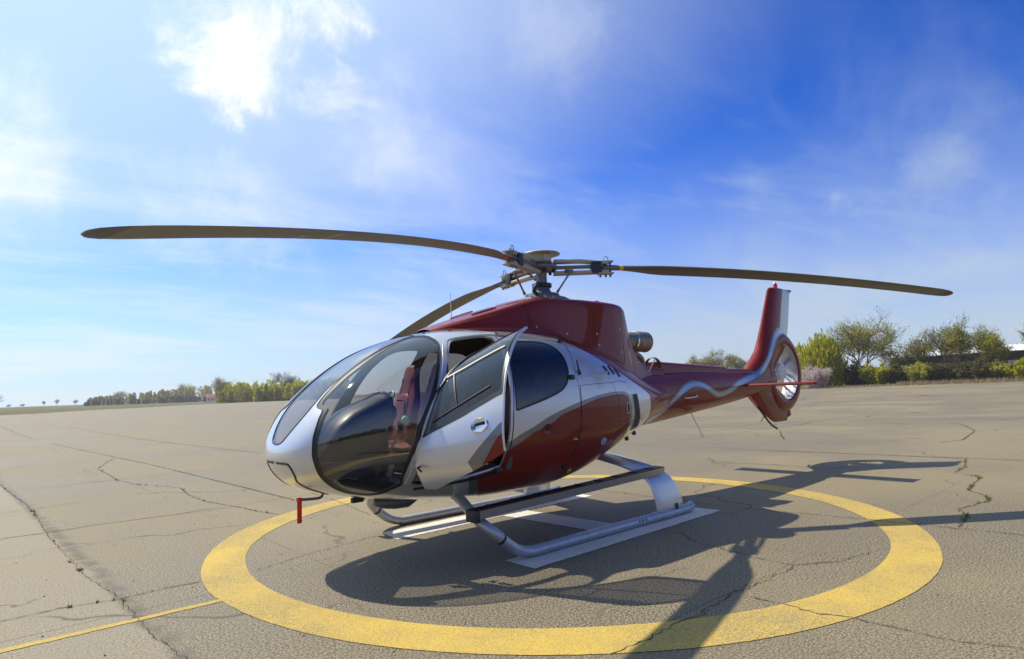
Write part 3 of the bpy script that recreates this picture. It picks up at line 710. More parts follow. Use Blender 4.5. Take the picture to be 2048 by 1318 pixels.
PBG = [o for o in bpy.data.objects if o.name.startswith('baggage_door') and o.parent == HELI]
handle(PFD[0], 1.74, 1.075, 1, True); handle(PFD[1], 1.74, 1.075, -1)
for rd_, s_ in ((PRD[0], 1), (PRD[1], -1)): handle(rd_, 1.0, 1.14, s_, mat=M_RED)
# struts and sliding pane frame on the open door window
def doorline(name, pts, w, mat, h, xf=True, side=1, par=None):
    pa = XZ(pts); pa = pa if side > 0 else mir(pa); return ribbon(name, pa, w, mat, par, h, False, xf)
doorline('window_bar', [(2.10, 1.66), (1.8, 1.735), (1.50, 1.80)], .026, M_BEIGE, .012, par=PFD[0])
doorline('vent_frame', [(2.03, 1.68), (1.95, 1.30)], .014, M_BLK, .010, par=PFD[0])
doorline('vent_frame', [(2.22, 1.23), (1.95, 1.305), (1.62, 1.40)], .016, M_PANEL, .012, par=PFD[0])
doorline('vent_frame', [(2.26, 1.40), (2.12, 1.64)], .014, M_BLK, .010, par=PFD[0])
doorline('edge_trim', [(1.372, 2.08), (1.378, 2.0), (1.435, 1.7), (1.495, 1.3), (1.545, .95), (1.562, .84)], .013, M_TRIM, .008, par=PFD[0])
for x, z in ((2.425, 1.055), (2.20, 1.575)):
    p, n = skin(x, z); m_ = MB(); m_.tube([p + n * .012 + Vector((.03, 0, -.07)), p + n * .012 + Vector((-.03, 0, .07))], .013, 8); m_.build('hinge', M_BLK, HELI)
p, n = skin(2.40, .90); m_ = MB(); m_.tube([tuple(v) for v in hinge(np.array([tuple(p + n * .0), tuple(p + n * .035), tuple(p + n * .05 + Vector((-.05, 0, -.04)))]))], .009, 8); m_.build('door_stay', M_PANEL, PFD[0])
for i, z in enumerate((1.02, .95, .87)):
    p, n = skin(2.36, z, 1, -.05); m_ = MB(); m_.box(p, (.05, .05, .03), bev=.006); m_.build('latch_block', M_PANEL, HELI)
p, n = skin(1.58, .80, 1, .0); m_ = MB(); m_.box(p, (.10, .07, .045), bev=.012); m_.build('door_latch', M_PANEL, HELI)
# sliding door rails
for s_ in (1, -1):
    f = (lambda p: p) if s_ > 0 else mir
    ribbon('upper_rail', f(XZ([(1.30, 2.135), (.98, 2.13), (.46, 2.085)])), .045, M_TRIM, HELI, .030)
    ribbon('middle_rail', f(XZ([(.56, 1.655), (.25, 1.69), (-.09, 1.712)])), .032, M_TRIM, HELI, .026)
    for x, z in ((.585, 1.665), (.44, 2.085)):
        p, n = skin(x, z, s_, .012); m_ = MB(); m_.box(p, (.07, .04, .05), frame_on(n), bev=.008); m_.build('rail_stop', M_PANEL, HELI)
p, n = skin(.42, 1.70); m_ = MB(); m_.tube([p, p + Vector((.03, .01, .06)), p + Vector((.045, .0, .16))], [.020, .011, .007], 8); m_.build('skin_aerial', M_PANEL, HELI)
# vent louvres aft of the door, grille and small hatch
for x, z in ((-.12, 1.74), (-.24, 1.745), (-.36, 1.715)):
    q1, q2 = XZ([(x + .035, z + .055)])[0], XZ([(x - .02, z - .045)])[0]; ribbon('vent_louvre', [q1, q2], .045, M_PANEL, HELI, .008)
gr = XZ([(-.545, 1.455), (-.69, 1.465), (-.72, 1.27), (-.78, 1.06), (-.575, 1.03), (-.56, 1.25)])
def skin_patch(name, poly, mat, parent, h, nu=10, nv=8):
    c = np.array(poly); P = []; D = dense(poly, True, .02); cen = c.mean(0); V = [cen]; F = []
    for k in range(1, nv + 1):
        for d in D: V.append(cen + (np.array(d) - cen) * k / nv)
    n = len(D)
    for i in range(n): F.append((0, 1 + i, 1 + (i + 1) % n))
    for k in range(nv - 1):
        for i in range(n): F.append((1 + k * n + i, 1 + k * n + (i + 1) % n, 1 + (k + 1) * n + (i + 1) % n, 1 + (k + 1) * n + i))
    V = np.array(V); S = surf(V[:, 0], V[:, 1]); N_ = nrm(V[:, 0], V[:, 1]) * NSGN
    return obj(name, S + N_ * h, F, mat, parent, True, None, N_)
for f in (lambda p: p, mir):
    skin_patch('air_grille', f(gr), M_GRILLE, HELI, .005); ribbon('grille_frame', f(gr), .012, M_TRIM, HELI, .008, True)
    for k in range(7):
        t = (k + 1) / 8; a = XZ([(-.545 - .015 * t, 1.455 - .42 * t)])[0]; b = XZ([(-.69 - .085 * t, 1.465 - .40 * t)])[0]; ribbon('grille_bar', f([a, b]), .008, M_PANEL, HELI, .009)
hp = XZ([(-.395, 1.36), (-.455, 1.36), (-.45, 1.24), (-.39, 1.24)])
skin_patch('power_socket', hp, M_GRILLE, HELI, .004, nv=3); ribbon('socket_frame', hp, .010, M_TRIM, HELI, .007, True)
p, n = skin(.08, .955); m_ = MB(); R = frame_on(n)
for k in range(7):
    a = k * 2 * math.pi / 7; c_ = p + R @ Vector((.034 * math.cos(a), .006, .034 * math.sin(a))); m_.lathe([(.0, .012), (.014, .010), (.017, 0)], c_, n, 10)
m_.lathe([(0, .02), (.02, .018), (.024, 0)], p, n, 14); m_.build('fuel_cap', M_CHROME, HELI)
p, n = skin(.62, .735); m_ = MB(); m_.box(p, (.07, .03, .05), frame_on(n), bev=.008); m_.build('step_socket', M_PANEL, HELI)
p, n = skin(.47, .665); m_ = MB(); m_.box(p, (.04, .03, .05), frame_on(n), bev=.008); m_.build('drain_tag', M_YEL, HELI)
for x, z in ((.60, 1.02), (.57, 1.015)):
    p, n = skin(x, z); m_ = MB(); m_.lathe([(0, .005), (.009, .004), (.010, 0)], p, n, 10); m_.build('door_stud', M_WHITE, HELI)
for x, z in ((-.72, .93), (-.95, .98)):
    p, n = skin(x, z); m_ = MB(); m_.box(p - Vector((0, 0, .02)), (.05, .03, .05), bev=.008); m_.build('drain_stub', M_PANEL, HELI)
p, n = skin(-.25, .86); m_ = MB(); m_.box(p, (.12, .02, .05), frame_on(n), bev=.006); m_.build('placard', M_YEL, HELI)
for z in (1.98, 1.82): pass
ribbon('skin_joint', XZ([(.38, 2.03), (.44, 1.9), (.50, 1.72)]), .006, M_SEAM, HELI, .0015)
ribbon('skin_joint', XZ([(-.14, 1.60), (-.30, 1.62), (-.5, 1.60)]), .006, M_SEAM, HELI, .0015)
ribbon('roof_joint', XY([(2.02, .16), (1.85, .24), (1.6, .385), (1.4, .51), (1.3, .55)]), .012, M_TRIM, HELI, .006)
ribbon('roof_joint', mir(XY([(2.02, .16), (1.85, .24), (1.6, .385), (1.4, .51), (1.3, .55)])), .012, M_TRIM, HELI, .006)
for x, y in ((1.93, .2), (1.7, .33), (1.5, .44)):
    q, a = XY([(x, y)])[0]; p = Vector(surf(q, a)); n = Vector(nrm(q, a) * NSGN); m_ = MB(); m_.lathe([(0, .016), (.010, .013), (.012, 0)], p, n, 10); m_.build('roof_bolt', M_PANEL, HELI)
# pitot with its red cover, belly aerials
m_ = MB(); m_.tube(catmull([(2.93, .0, .70), (2.945, 0, .66), (2.98, 0, .645), (3.10, 0, .65), (3.165, 0, .655)], 5), .013, 10); m_.build('pitot_tube', M_STEEL, HELI)
m_ = MB(); m_.box((3.155, 0, .555), (.042, .012, .21), bev=.004); m_.box((3.155, 0, .655), (.05, .035, .035), bev=.008); tagp = m_.build('pitot_cover', M_REDT, HELI)
m_ = MB(); m_.box((2.62, .05, .585), (.12, .05, .05), bev=.01); m_.build('belly_aerial', M_PANEL, HELI)
loft('belly_lamp', [sell(x, .505, .05, h, w, n=20) for x, h, w in ((2.42, .01, .02), (2.34, .05, .07), (2.2, .075, .10), (2.06, .08, .11), (1.98, .03, .09))], M_STEEL, HELI)
# ------------------------------------------------------------------ main rotor
ROT = empty('main_rotor', (0, 0, 0), parent=HELI)
mb = MB(); mb.lathe([(.40, 2.60), (.36, 2.66), (.30, 2.695), (.225, 2.71), (.215, 2.745), (.19, 2.755), (.12, 2.775), (.105, 2.80), (.10, 2.83), (.085, 2.84), (.068, 2.86), (.068, 3.02), (.085, 3.03), (.085, 3.06)], (0, 0, 0), n=40); mb.build('mast', M_STEEL, ROT)
mb = MB(); mb.lathe([(.11, 2.835), (.125, 2.84), (.125, 2.885), (.11, 2.89), (.068, 2.89)], (0, 0, 0), n=32); mb.build('swash_plate', M_DKBLUE, ROT)
mb = MB(); mb.tube(catmull([(.10, .05, 2.87), (.17, .09, 2.86), (.24, .12, 2.80), (.255, .12, 2.755), (.20, .10, 2.735)], 4), .026, 10); mb.build('scissor_link', M_DKBLUE, ROT)
mb = MB(); mb.lathe([(0, 3.30), (.10, 3.298), (.20, 3.287), (.245, 3.27), (.25, 3.262), (.235, 3.258), (.12, 3.262), (0, 3.262)], (0, 0, 0), n=48); mb.build('hub_cap', M_BEIGE, ROT)
mb = MB(); mb.lathe([(.0, 3.26), (.125, 3.26), (.135, 3.24), (.135, 3.17), (.15, 3.15), (0, 3.15)], (0, 0, 0), n=32)
for k in range(3):
    a = rad(20 + 60 + k * 120); mb.box((.13 * math.cos(a), .13 * math.sin(a), 3.205), (.05, .11, .09), Matrix.Rotation(a, 3, 'Z'), bev=.006)
mb.build('hub_drum', M_BEIGE, ROT)
mb = MB(); mb.lathe([(0, 3.055), (.20, 3.06), (.215, 3.075), (.215, 3.10), (.20, 3.115), (0, 3.12)], (0, 0, 0), n=36); mb.build('hub_plate', M_STEEL, ROT)
for k in range(6):
    a = k * rad(60); mb = MB(); mb.lathe([(0, .04), (.02, .038), (.022, 0)], (.16 * math.cos(a), .16 * math.sin(a), 3.02), n=10); mb.build('hub_bolt', M_PANEL, ROT)
ZH = 3.075
BL = [(rad(20.6), .70, M_REDT, 'red', -4.0), (rad(140.6), .475, M_YEL, 'yellow', 0.0), (rad(-99.4), .60, M_BLUET, 'blue', -4.0)]
def blade(ang, droop, tape, pitch):
    R = Matrix.Rotation(ang, 3, 'Z'); R0 = 5.345
    def zz(r): return ZH - droop * (max(0, r - .25) / (R0 - .25)) ** 1.75
    V = []; F = []; n = 0
    def ring(r, ch, th, off, tw):
        cs = [(0, 0), (.02, .42), (.08, .8), (.22, 1), (.45, .85), (.75, .42), (1, .05), (.75, -.22), (.45, -.5), (.22, -.72), (.08, -.6), (.02, -.34)]
        out = []
        for u, v in cs:
            y = off + ch * (.28 - u); z = th * v; c, s_ = math.cos(rad(tw + pitch)), math.sin(rad(tw + pitch))
            out.append(R @ Vector((r, -(y * c - z * s_), 0)) + Vector((0, 0, zz(r) + y * s_ + z * c)))
        return out
    st = [(.78, .13, .034, .0, 6), (.98, .13, .034, .0, 7), (1.10, .145, .033, 0, 8), (1.28, .21, .030, -.0, 9), (1.45, .285, .028, 0, 9), (1.62, .33, .026, 0, 8.6), (2.2, .35, .024, 0, 7.5), (3.0, .35, .023, 0, 6), (3.8, .35, .021, 0, 4.5), (4.5, .35, .020, 0, 3), (5.0, .35, .019, 0, 2), (5.16, .345, .018, -.004, 2), (5.27, .31, .016, -.020, 2), (5.345, .25, .013, -.048, 2), (5.39, .165, .009, -.09, 2), (5.41, .07, .004, -.135, 2)]
    # dense along the span so that the droop curves
    rs = sorted(set([s[0] for s in st] + [1.9, 2.5, 2.8, 3.3, 3.6, 4.1, 4.3, 4.75]))
    rings = [ring(r, *[float(np.interp(r, [s[0] for s in st], [s[k] for s in st])) for k in (1, 2, 3, 4)]) for r in rs]
    b = loft('rotor_blade', rings, M_BLADE, ROT, auto=50)
    def seg(name, r0, r1, mat, grow=.003, rr=None):
        rg = []
        for r in np.linspace(r0, r1, 3):
            p = [float(np.interp(r, [s[0] for s in st], [s[k] for s in st])) for k in (1, 2, 3, 4)]; p[1] += grow; p[0] += grow * 2; p[2] += grow * .6; rg.append(ring(r, *p))
        return loft(name, rg, mat, b, auto=50)
    seg('colour_band', 1.00, 1.05, tape); seg('tip_cap', 5.25, 5.39, M_PANEL, .002)
    for r, u in ((3.72, .25), (3.98, .25)): seg('trim_tab', r, r + .012, M_GRY, .001)
    seg('root_sleeve', .79, .985, M_STEEL, .006)
    # sleeve plates, elastomer block and bolts
    A = Matrix.Rotation(ang, 3, 'Z')
    def loc(x, y, z): v = A @ Vector((x, y, 0)); return (v.x, v.y, z)
    m_ = MB()
    for z0, z1 in ((3.165, 3.125), (3.015, 3.02)):
        for y in (-.045, .045): m_.tube([loc(.16, y, z0), loc(.50, y, z0), loc(.86, y * .9, z1)], [.024, .022, .020], 8)
    m_.build('sleeve_arm', M_BEIGE, b)
    m_ = MB(); m_.box(loc(.40, 0, 3.09), (.55, .10, .035), A, bev=.012); m_.build('star_arm', M_STEEL, b)
    m_ = MB(); m_.box(loc(.70, 0, 3.075), (.13, .15, .15), A, bev=.015); m_.build('elastomer_block', M_DKBLUE, b)
    m_ = MB(); m_.box(loc(.82, 0, 3.145), (.20, .13, .018), A, bev=.005); m_.box(loc(.82, 0, 2.995), (.20, .13, .018), A, bev=.005); m_.build('clamp_plate', M_BEIGE, b)
    for x in (.76, .83, .89):
        m_ = MB(); m_.tube([loc(x, .03, 2.955), loc(x, .03, 3.17)], .014, 8); m_.build('blade_pin', M_STEEL, b)
    m_ = MB(); m_.tube(catmull([loc(.80, .03, 3.16), loc(.82, .03, 3.215), loc(.86, .03, 3.215), loc(.87, .03, 3.16)], 4), .005, 6); m_.build('pin_clip', M_STEEL, b)
    m_ = MB(); m_.tube([loc(.30, -.10, 3.02), loc(.36, -.21, 3.0)], .026, 10); m_.build('pitch_horn', M_STEEL, b)
    e = Vector(loc(.35, -.20, 3.0)); d = Vector(loc(.17, -.16, 2.745))
    m_ = MB(); m_.tube([d, d + (e - d) * .12, d + (e - d) * .16, d + (e - d) * .84, d + (e - d) * .88, e], [.017, .017, .012, .012, .017, .017], 8); m_.build('pitch_link', M_STEEL, b)
    m_ = MB(); m_.tube([d + (e - d) * .48, d + (e - d) * .60], .0135, 8); m_.build('link_band', tape, b)
    return b
for ang, dr, tp, nm, pt in BL:
    b_ = blade(ang, dr, tp, pt); b_['label'] = 'rotor blade with a %s band at its root' % nm
# ------------------------------------------------------------------ landing skids
for s_ in (1, -1):
    tub = MB(); path = [(-1.30, 1.13, .085), (-1.20, 1.13, .058), (-1.05, 1.13, .052), (.0, 1.13, .052), (1.30, 1.13, .052), (1.46, 1.13, .060), (1.60, 1.13, .105), (1.71, 1.125, .18), (1.80, 1.11, .26), (1.875, 1.06, .335), (1.905, .95, .405), (1.88, .80, .465), (1.82, .62, .515), (1.76, .42, .55), (1.74, .25, .56)]
    P = [tuple(p) for p in catmull([(x, y * s_, z) for x, y, z in path], 6)]
    tub.tube(P, [.036] + [.05] * (len(P) - 1), 16); sk = tub.build('landing_skid', M_SKID, HELI)
    m_ = MB(); m_.tube([(1.755, 1.12 * s_, .218), (1.772, 1.118 * s_, .234)], .0535, 16); m_.build('skid_band', M_PANEL, sk)
    m_ = MB(); m_.tube([(-1.0, 1.13 * s_, .052), (-.45, 1.13 * s_, .052)], .0535, 16); m_.build('skid_sleeve', M_SKID, sk)
    for x in (-.30, -.24, -.18):
        m_ = MB(); m_.lathe([(0, .012), (.010, .010), (.012, 0)], (x, 1.13 * s_ + .047 * s_, .068), (0, s_, .2), 8); m_.build('skid_bolt', M_STEEL, sk)
    m_ = MB(); m_.box((.3, 1.13 * s_, .006), (2.2, .05, .010), bev=.003); m_.build('wear_shoe', M_STEEL, sk)
    # rear leg: broad faired blade
    C = catmull([(-.45, .38, .74, .40), (-.52, .60, .685, .42), (-.60, .80, .625, .44), (-.70, .97, .535, .46), (-.775, 1.06, .42, .48), (-.82, 1.105, .28, .51), (-.84, 1.128, .14, .53), (-.84, 1.13, .045, .53)], 5); rings = []
    for i, c in enumerate(C):
        t = C[min(i + 1, len(C) - 1)] - C[max(i - 1, 0)]; t = Vector((0, t[1], t[2])).normalized(); nv = Vector((0, -t.z, t.y)); R = []
        for u, v in ((0, 0), (.04, .6), (.15, .95), (.35, 1), (.65, .8), (.9, .35), (1, 0), (.9, -.35), (.65, -.8), (.35, -1), (.15, -.95), (.04, -.6)):
            p = Vector((c[0] + c[3] * (.5 - u), c[1], c[2])) + nv * (.032 * v); R.append((p.x, p.y * s_, p.z))
        rings.append(R)
    leg = loft('rear_leg', rings, M_SIL, sk, auto=50)
    m_ = MB(); m_.box((-.93, 1.163 * s_, .12), (.035, .02, .075), bev=.01); m_.build('leg_slot', M_PANEL, leg)
    # boarding step
    def bz(x): return .50 + .028 * (1.98 - x)
    def by(x): return 1.03 + .0 * x
    rings = []; 
    for x in np.linspace(2.02, -.82, 12): rings.append([(x, (by(x) + .07) * s_, bz(x)), (x, (by(x) - .075) * s_, bz(x)), (x, (by(x) - .075) * s_, bz(x) - .05), (x, (by(x) + .055) * s_, bz(x) - .075)])
    stp = loft('boarding_step', rings, M_TRIM, HELI, auto=20)
    rings = []
    for x in np.linspace(2.015, -.815, 12): rings.append([(x, (by(x) + .068) * s_, bz(x) + .009), (x, (by(x) - .073) * s_, bz(x) + .009), (x, (by(x) - .073) * s_, bz(x) + .001), (x, (by(x) + .068) * s_, bz(x) + .001)])
    loft('grip_tread', rings, M_BLK, stp, auto=20)
    m_ = MB(); m_.box((2.01, by(2) * s_, bz(2) - .045), (.05, .16, .11), bev=.012); m_.build('step_end_cap', M_PANEL, stp)
    for x in np.linspace(1.8, -.6, 9):
        m_ = MB(); m_.box((x, by(x) * s_, bz(x) + .012), (.02, .13, .006)); m_.build('tread_rib', M_PANEL, stp)
m_ = MB(); m_.tube([(1.75, -.45, .55), (1.74, 0, .56), (1.75, .45, .55)], .05, 14); m_.build('front_cross_tube', M_SKID, HELI)
# ------------------------------------------------------------------ cabin interior
def floor_mesh(z, x0, x1):
    V = []; F = []; xs = np.linspace(x0, x1, 24)
    for x in xs:
        y = float(surf(qx(x), a_z(x, z))[1]) - .03; V += [(x, y, z), (x, -y, z), (x, y, z - .03), (x, -y, z - .03)]
    for i in range(len(xs) - 1): a = i * 4; F += [(a, a + 4, a + 5, a + 1), (a + 2, a + 3, a + 7, a + 6)]
    return V, F
V, F = floor_mesh(.78, 2.55, .36); obj('cabin_floor', V, F, M_FLOOR, HELI, False)
rg = [sell(x, 1.24, .92, .62, .93, 2.5, 2.3) for x in (.36, .33)]; loft('rear_bulkhead', rg, M_LIN, HELI)
def seat(x, y):
    s = empty('seat', (x, y, .78), parent=HELI)
    def pad(name, stations, mat):
        rings = []
        for z, xc, w, t in stations:
            R = []
            for k in range(24):
                a = 2 * math.pi * k / 24; c, s2 = math.cos(a), math.sin(a); e = .62
                R.append((xc + t * math.copysign(abs(c) ** e, c), w * math.copysign(abs(s2) ** e, s2), z))
            rings.append(R)
        return loft(name, rings, mat, s, auto=60)
    pad('backrest', [tuple(v) for v in catmull([(.22, .05, .10, .05), (.26, .05, .215, .075), (.42, .03, .232, .085), (.60, .0, .228, .075), (.74, -.035, .205, .065), (.84, -.06, .165, .058), (.93, -.078, .135, .055), (1.02, -.095, .125, .05), (1.085, -.11, .105, .04), (1.105, -.115, .06, .02)], 3)], M_LEA)
    pad('back_insert', [tuple(v) for v in catmull([(.30, .105, .10, .03), (.34, .10, .135, .038), (.50, .075, .145, .04), (.66, .038, .135, .036), (.76, .008, .10, .026), (.79, .0, .06, .012)], 3)], M_LEA)
    for k in (-1, 1): m_ = MB(); m_.tube([(.06 - .045, k * .075, .72), (-.03, k * .085, .86), (-.045, k * .09, .95)], .022, 8); m_.build('harness_strap', M_PANEL, s)
    rings = []
    for xx, w, h in ((.02, .20, .05), (.06, .225, .075), (.25, .23, .08), (.42, .225, .075), (.50, .20, .05)): rings.append([(xx, w * math.copysign(abs(math.cos(a)) ** .5, math.cos(a)), .20 + h * math.copysign(abs(math.sin(a)) ** .5, math.sin(a))) for a in np.linspace(0, 2 * math.pi, 24, endpoint=False)])
    loft('cushion', rings, M_LEA, s, auto=60)
    m_ = MB(); m_.box((.24, 0, .07), (.40, .36, .13), bev=.02); m_.build('seat_base', M_PANEL, s)
    return s
for x, y in ((1.70, .55), (1.70, .0), (1.70, -.55), (.72, .66), (.72, .22), (.72, -.22), (.72, -.66)): seat(x, y)
# instrument console
rings = []
for x, w, z in ((3.02, .10, 1.06), (2.96, .20, 1.18), (2.86, .25, 1.31), (2.72, .25, 1.41), (2.56, .26, 1.48), (2.46, .26, 1.52), (2.40, .25, 1.545), (2.35, .26, 1.575), (2.32, .235, 1.565), (2.30, .20, 1.54)):
    v = w * .48; rings.append([(x, v, .80), (x, v, min(1.16, z - .14)), (x, w, min(1.28, z - .08)), (x, w, z - .07), (x, w * .93, z - .03), (x, w * .7, z), (x, 0, z + .015), (x, -w * .7, z), (x, -w * .93, z - .03), (x, -w, z - .07), (x, -w, min(1.28, z - .08)), (x, -v, min(1.16, z - .14)), (x, -v, .80)])
con = loft('instrument_console', rings, M_HOOD, HELI, auto=60)
for y0 in (.0, .16, -.16):
    m_ = MB(); m_.tube(catmull([(2.335, y0 - .07, 1.50), (2.30, y0 - .05, 1.565), (2.295, y0, 1.585), (2.30, y0 + .05, 1.565), (2.335, y0 + .07, 1.50)], 4), .012, 8); m_.build('hood_brow_highlight', M_TRIM, con)  # highlights along the hood brow, modelled as bright metal arcs
for y, z in ((.18, 1.38), (.0, 1.40), (-.18, 1.38), (.10, 1.22), (-.10, 1.22)):
    m_ = MB(); m_.lathe([(.0, .004), (.055, .004), (.062, .012), (.07, .008), (.072, 0)], (2.299, y, z), (-1, 0, 0), 20); m_.build('gauge', M_STEEL, con)
# flight controls
for y in (.55, .0):
    m_ = MB(); m_.tube(catmull([(2.26, y, .80), (2.24, y, .98), (2.16, y, 1.10), (2.13, y, 1.18)], 5), .014, 8); st_ = m_.build('cyclic_stick', M_CHROME, HELI)
    m_ = MB(); m_.tube([(2.13, y, 1.16), (2.11, y, 1.22), (2.12, y, 1.29)], [.022, .026, .020], 10); m_.build('grip', M_PANEL, st_)
m_ = MB(); m_.tube(catmull([(1.75, .26, .84), (1.95, .27, .93), (2.12, .27, 1.06)], 5), .016, 8); col_ = m_.build('collective_lever', M_CHROME, HELI)
m_ = MB(); m_.box((2.15, .27, 1.09), (.13, .06, .06), Matrix.Rotation(rad(-38), 3, 'Y'), bev=.012); m_.build('lever_head', M_PANEL, col_)
for y in (.68, .44):
    m_ = MB(); m_.box((2.62, y, .90), (.02, .09, .13), Matrix.Rotation(rad(-20), 3, 'Y'), bev=.006); m_.tube([(2.62, y, .88), (2.50, y, .80)], .010, 6); m_.build('rudder_pedal', M_PANEL, HELI)
# headset hanging between the seats
hs = MB(); hs.tube([(2.24 + .05 * math.cos(t), .30 + .085 * math.cos(t), 1.36 + .13 * math.sin(t)) for t in np.linspace(0, math.pi, 14)], .010, 8); hset = hs.build('headset', M_PANEL, HELI)
for k in (-1, 1):
    m_ = MB(); m_.lathe([(0, .035), (.03, .032), (.042, .012), (.042, -.012), (.034, -.02), (0, -.02)], (2.24 + k * .05, .30 + k * .09, 1.31), (.4 * k, k, 0), 18); m_.build('ear_cup', M_HEAD, hset)
rod('headset_hook', (2.31, .28, 1.50), (2.235, .30, 1.49), .006, M_PANEL, HELI)
# cabin posts and dark inner band across the side window
for s_ in (1, -1):
    m_ = MB(); m_.tube(catmull([(1.47, .90 * s_, .80), (1.43, .955 * s_, 1.25), (1.37, .88 * s_, 1.72), (1.33, .70 * s_, 2.02), (1.31, .48 * s_, 2.12)], 5), .035, 10); m_.build('cabin_post', M_LIN, HELI)
    rings = []
    for x, y in ((3.20, .44), (3.05, .62), (2.85, .735), (2.65, .80), (2.48, .84)): rings.append([(x, y * s_, 1.00 + (3.2 - x) * .06), (x, (y - .05) * s_, 1.00 + (3.2 - x) * .06), (x, (y - .05) * s_, .93 + (3.2 - x) * .06), (x, y * s_, .93 + (3.2 - x) * .06)])
    loft('window_band', rings, M_LIN, HELI, auto=30)

# ------------------------------------------------------------------ ground
def gz(x, y):
    r = math.hypot(x, y); t = min(1, max(0, (r - 20) / 130)); z = 1.5 * t * t * (3 - 2 * t)
    if r > 150: z += (min(r, 420) - 150) * .0107 + max(0, r - 420) * .0076
    return z
def mk_asphalt():
    m = setp(new_mat('weathered_apron_asphalt'), Base_Color=(.25, .22, .17), Roughness=.68, Specular_IOR_Level=.35); g = G(m); p = g.pos()
    agg = g.noise(p, 58, 2, .6); fine = g.noise(p, 105, 2, .7); mid = g.noise(p, 1.3, 6, .62); big = g.noise(p, .16, 5, .6, .4); stain = g.noise(p, .55, 7, .7, .8)
    vo = g.n('ShaderNodeTexVoronoi'); vo.inputs['Scale'].default_value = 85; g.l(p, vo.inputs['Vector'])
    c = g.mix(g.ramp(agg, .38, .62), (.045, .036, .022), (.262, .215, .130))
    c = g.mix(g.ramp(fine, .56, .70, 0, .95), c, (.66, .57, .41))
    c = g.mix(g.ramp(fine, .44, .30, 0, .85), c, (.030, .025, .018))
    c = g.mix(g.ramp(vo.outputs['Distance'], .30, .06, 0, .25), c, (.40, .34, .22))
    c = g.mix(g.ramp(mid, .35, .72, 0, .45), c, (.17, .137, .086))
    c = g.mix(g.ramp(big, .38, .68, 0, .45), c, (.30, .244, .138))
    c = g.mix(g.ramp(stain, .57, .74, 0, .50), c, (.165, .14, .094))
    # long worn streaks of old slab joints and tyre passes
    mp = g.n('ShaderNodeMapping'); mp.inputs['Scale'].default_value = (.9, .045, 1); g.l(p, mp.inputs[0])
    stk = g.noise(mp.outputs[0], 1.0, 6, .65); c = g.mix(g.ramp(stk, .55, .72, 0, .35), c, (.165, .138, .09))
    sp0 = g.n('ShaderNodeSeparateXYZ'); g.l(p, sp0.inputs[0])     # newer, paler slab beyond the long construction joint and the dirt lying along it
    e0 = g.math('ADD', g.math('ADD', sp0.outputs[0], g.math('MULTIPLY', sp0.outputs[1], .03)), g.math('MULTIPLY', g.math('SUBTRACT', g.noise(p, 2.2, 5, .65), .5), .22))
    c = g.mix(g.ramp(e0, 4.40, 4.46, 0, .30), c, (.33, .28, .185)); c = g.mix(g.math('MULTIPLY', g.ramp(g.math('ABSOLUTE', g.math('SUBTRACT', e0, 4.37)), .11, .0, 0, .7), g.ramp(g.noise(p, 5, 4), .3, .6)), c, (.085, .07, .05))
    # fine crazing and faint slab seams
    wv = g.n('ShaderNodeVectorMath'); wv.operation = 'MULTIPLY_ADD'; nz = g.n('ShaderNodeTexNoise'); nz.inputs['Scale'].default_value = 1.1; nz.inputs['Detail'].default_value = 6; g.l(p, nz.inputs['Vector'])
    g.l(nz.outputs['Color'], wv.inputs[0]); wv.inputs[1].default_value = (1.3, 1.3, 0); g.l(p, wv.inputs[2])
    for scale, wd, lo in ((.23, .006, .48), (.62, .006, .55)):
        ve = g.n('ShaderNodeTexVoronoi'); ve.feature = 'DISTANCE_TO_EDGE'; ve.inputs['Scale'].default_value = scale; g.l(wv.outputs[0], ve.inputs['Vector'])
        msk = g.math('MULTIPLY', g.ramp(ve.outputs['Distance'], wd * .9, wd * .2), g.ramp(g.noise(p, scale * 1.7, 3), lo, lo + .10)); c = g.mix(g.math('MULTIPLY', msk, .75), c, (.055, .045, .032))
    sp = g.n('ShaderNodeSeparateXYZ'); g.l(p, sp.inputs[0])
    for k, off in ((0, 1.75), (1, -1.45)):
        wob_ = g.math('MULTIPLY', g.math('SUBTRACT', g.noise(p, .8, 4), .5), .12); u = g.math('ADD', g.math('ADD', sp.outputs[k], off), wob_); fr = g.math('ABSOLUTE', g.math('SUBTRACT', g.math('FRACT', g.math('DIVIDE', u, 3.05)), .5))
        msk = g.math('MULTIPLY', g.ramp(fr, .0045, .0012), g.ramp(g.noise(p, .33, 3), .42, .60)); c = g.mix(g.math('MULTIPLY', msk, .6), c, (.06, .05, .036))
    g.inp('Base Color', c); g.inp('Roughness', g.ramp(big, .3, .7, .6, .85)); g.bump(g.math('ADD', g.math('MULTIPLY', agg, .7), g.math('MULTIPLY', fine, .5)), .55, .012); return m
def mk_field():
    m = setp(new_mat('dry_field'), Base_Color=(.17, .15, .08), Roughness=1.0, Specular_IOR_Level=.05); g = G(m); p = g.pos()
    c = g.mix(g.noise(p, .12, 6, .6), (.20, .165, .095), (.115, .125, .05)); c = g.mix(g.ramp(g.noise(p, .9, 5, .6), .4, .7, 0, .5), c, (.09, .09, .045)); g.inp('Base Color', c); g.bump(g.noise(p, 2.2, 5), 1.0, .3); return m
M_ASPH = mk_asphalt(); M_FIELD = mk_field()
def apron_edge(az):     # distance at which the tarmac ends, by bearing (degrees)
    az = az % 360; return float(np.interp(az, [0, 120, 170, 182, 200, 212, 226, 240, 254, 262, 268, 275, 300, 360], [130, 130, 84, 86, 90, 96, 150, 190, 190, 150, 118, 112, 130, 130]))
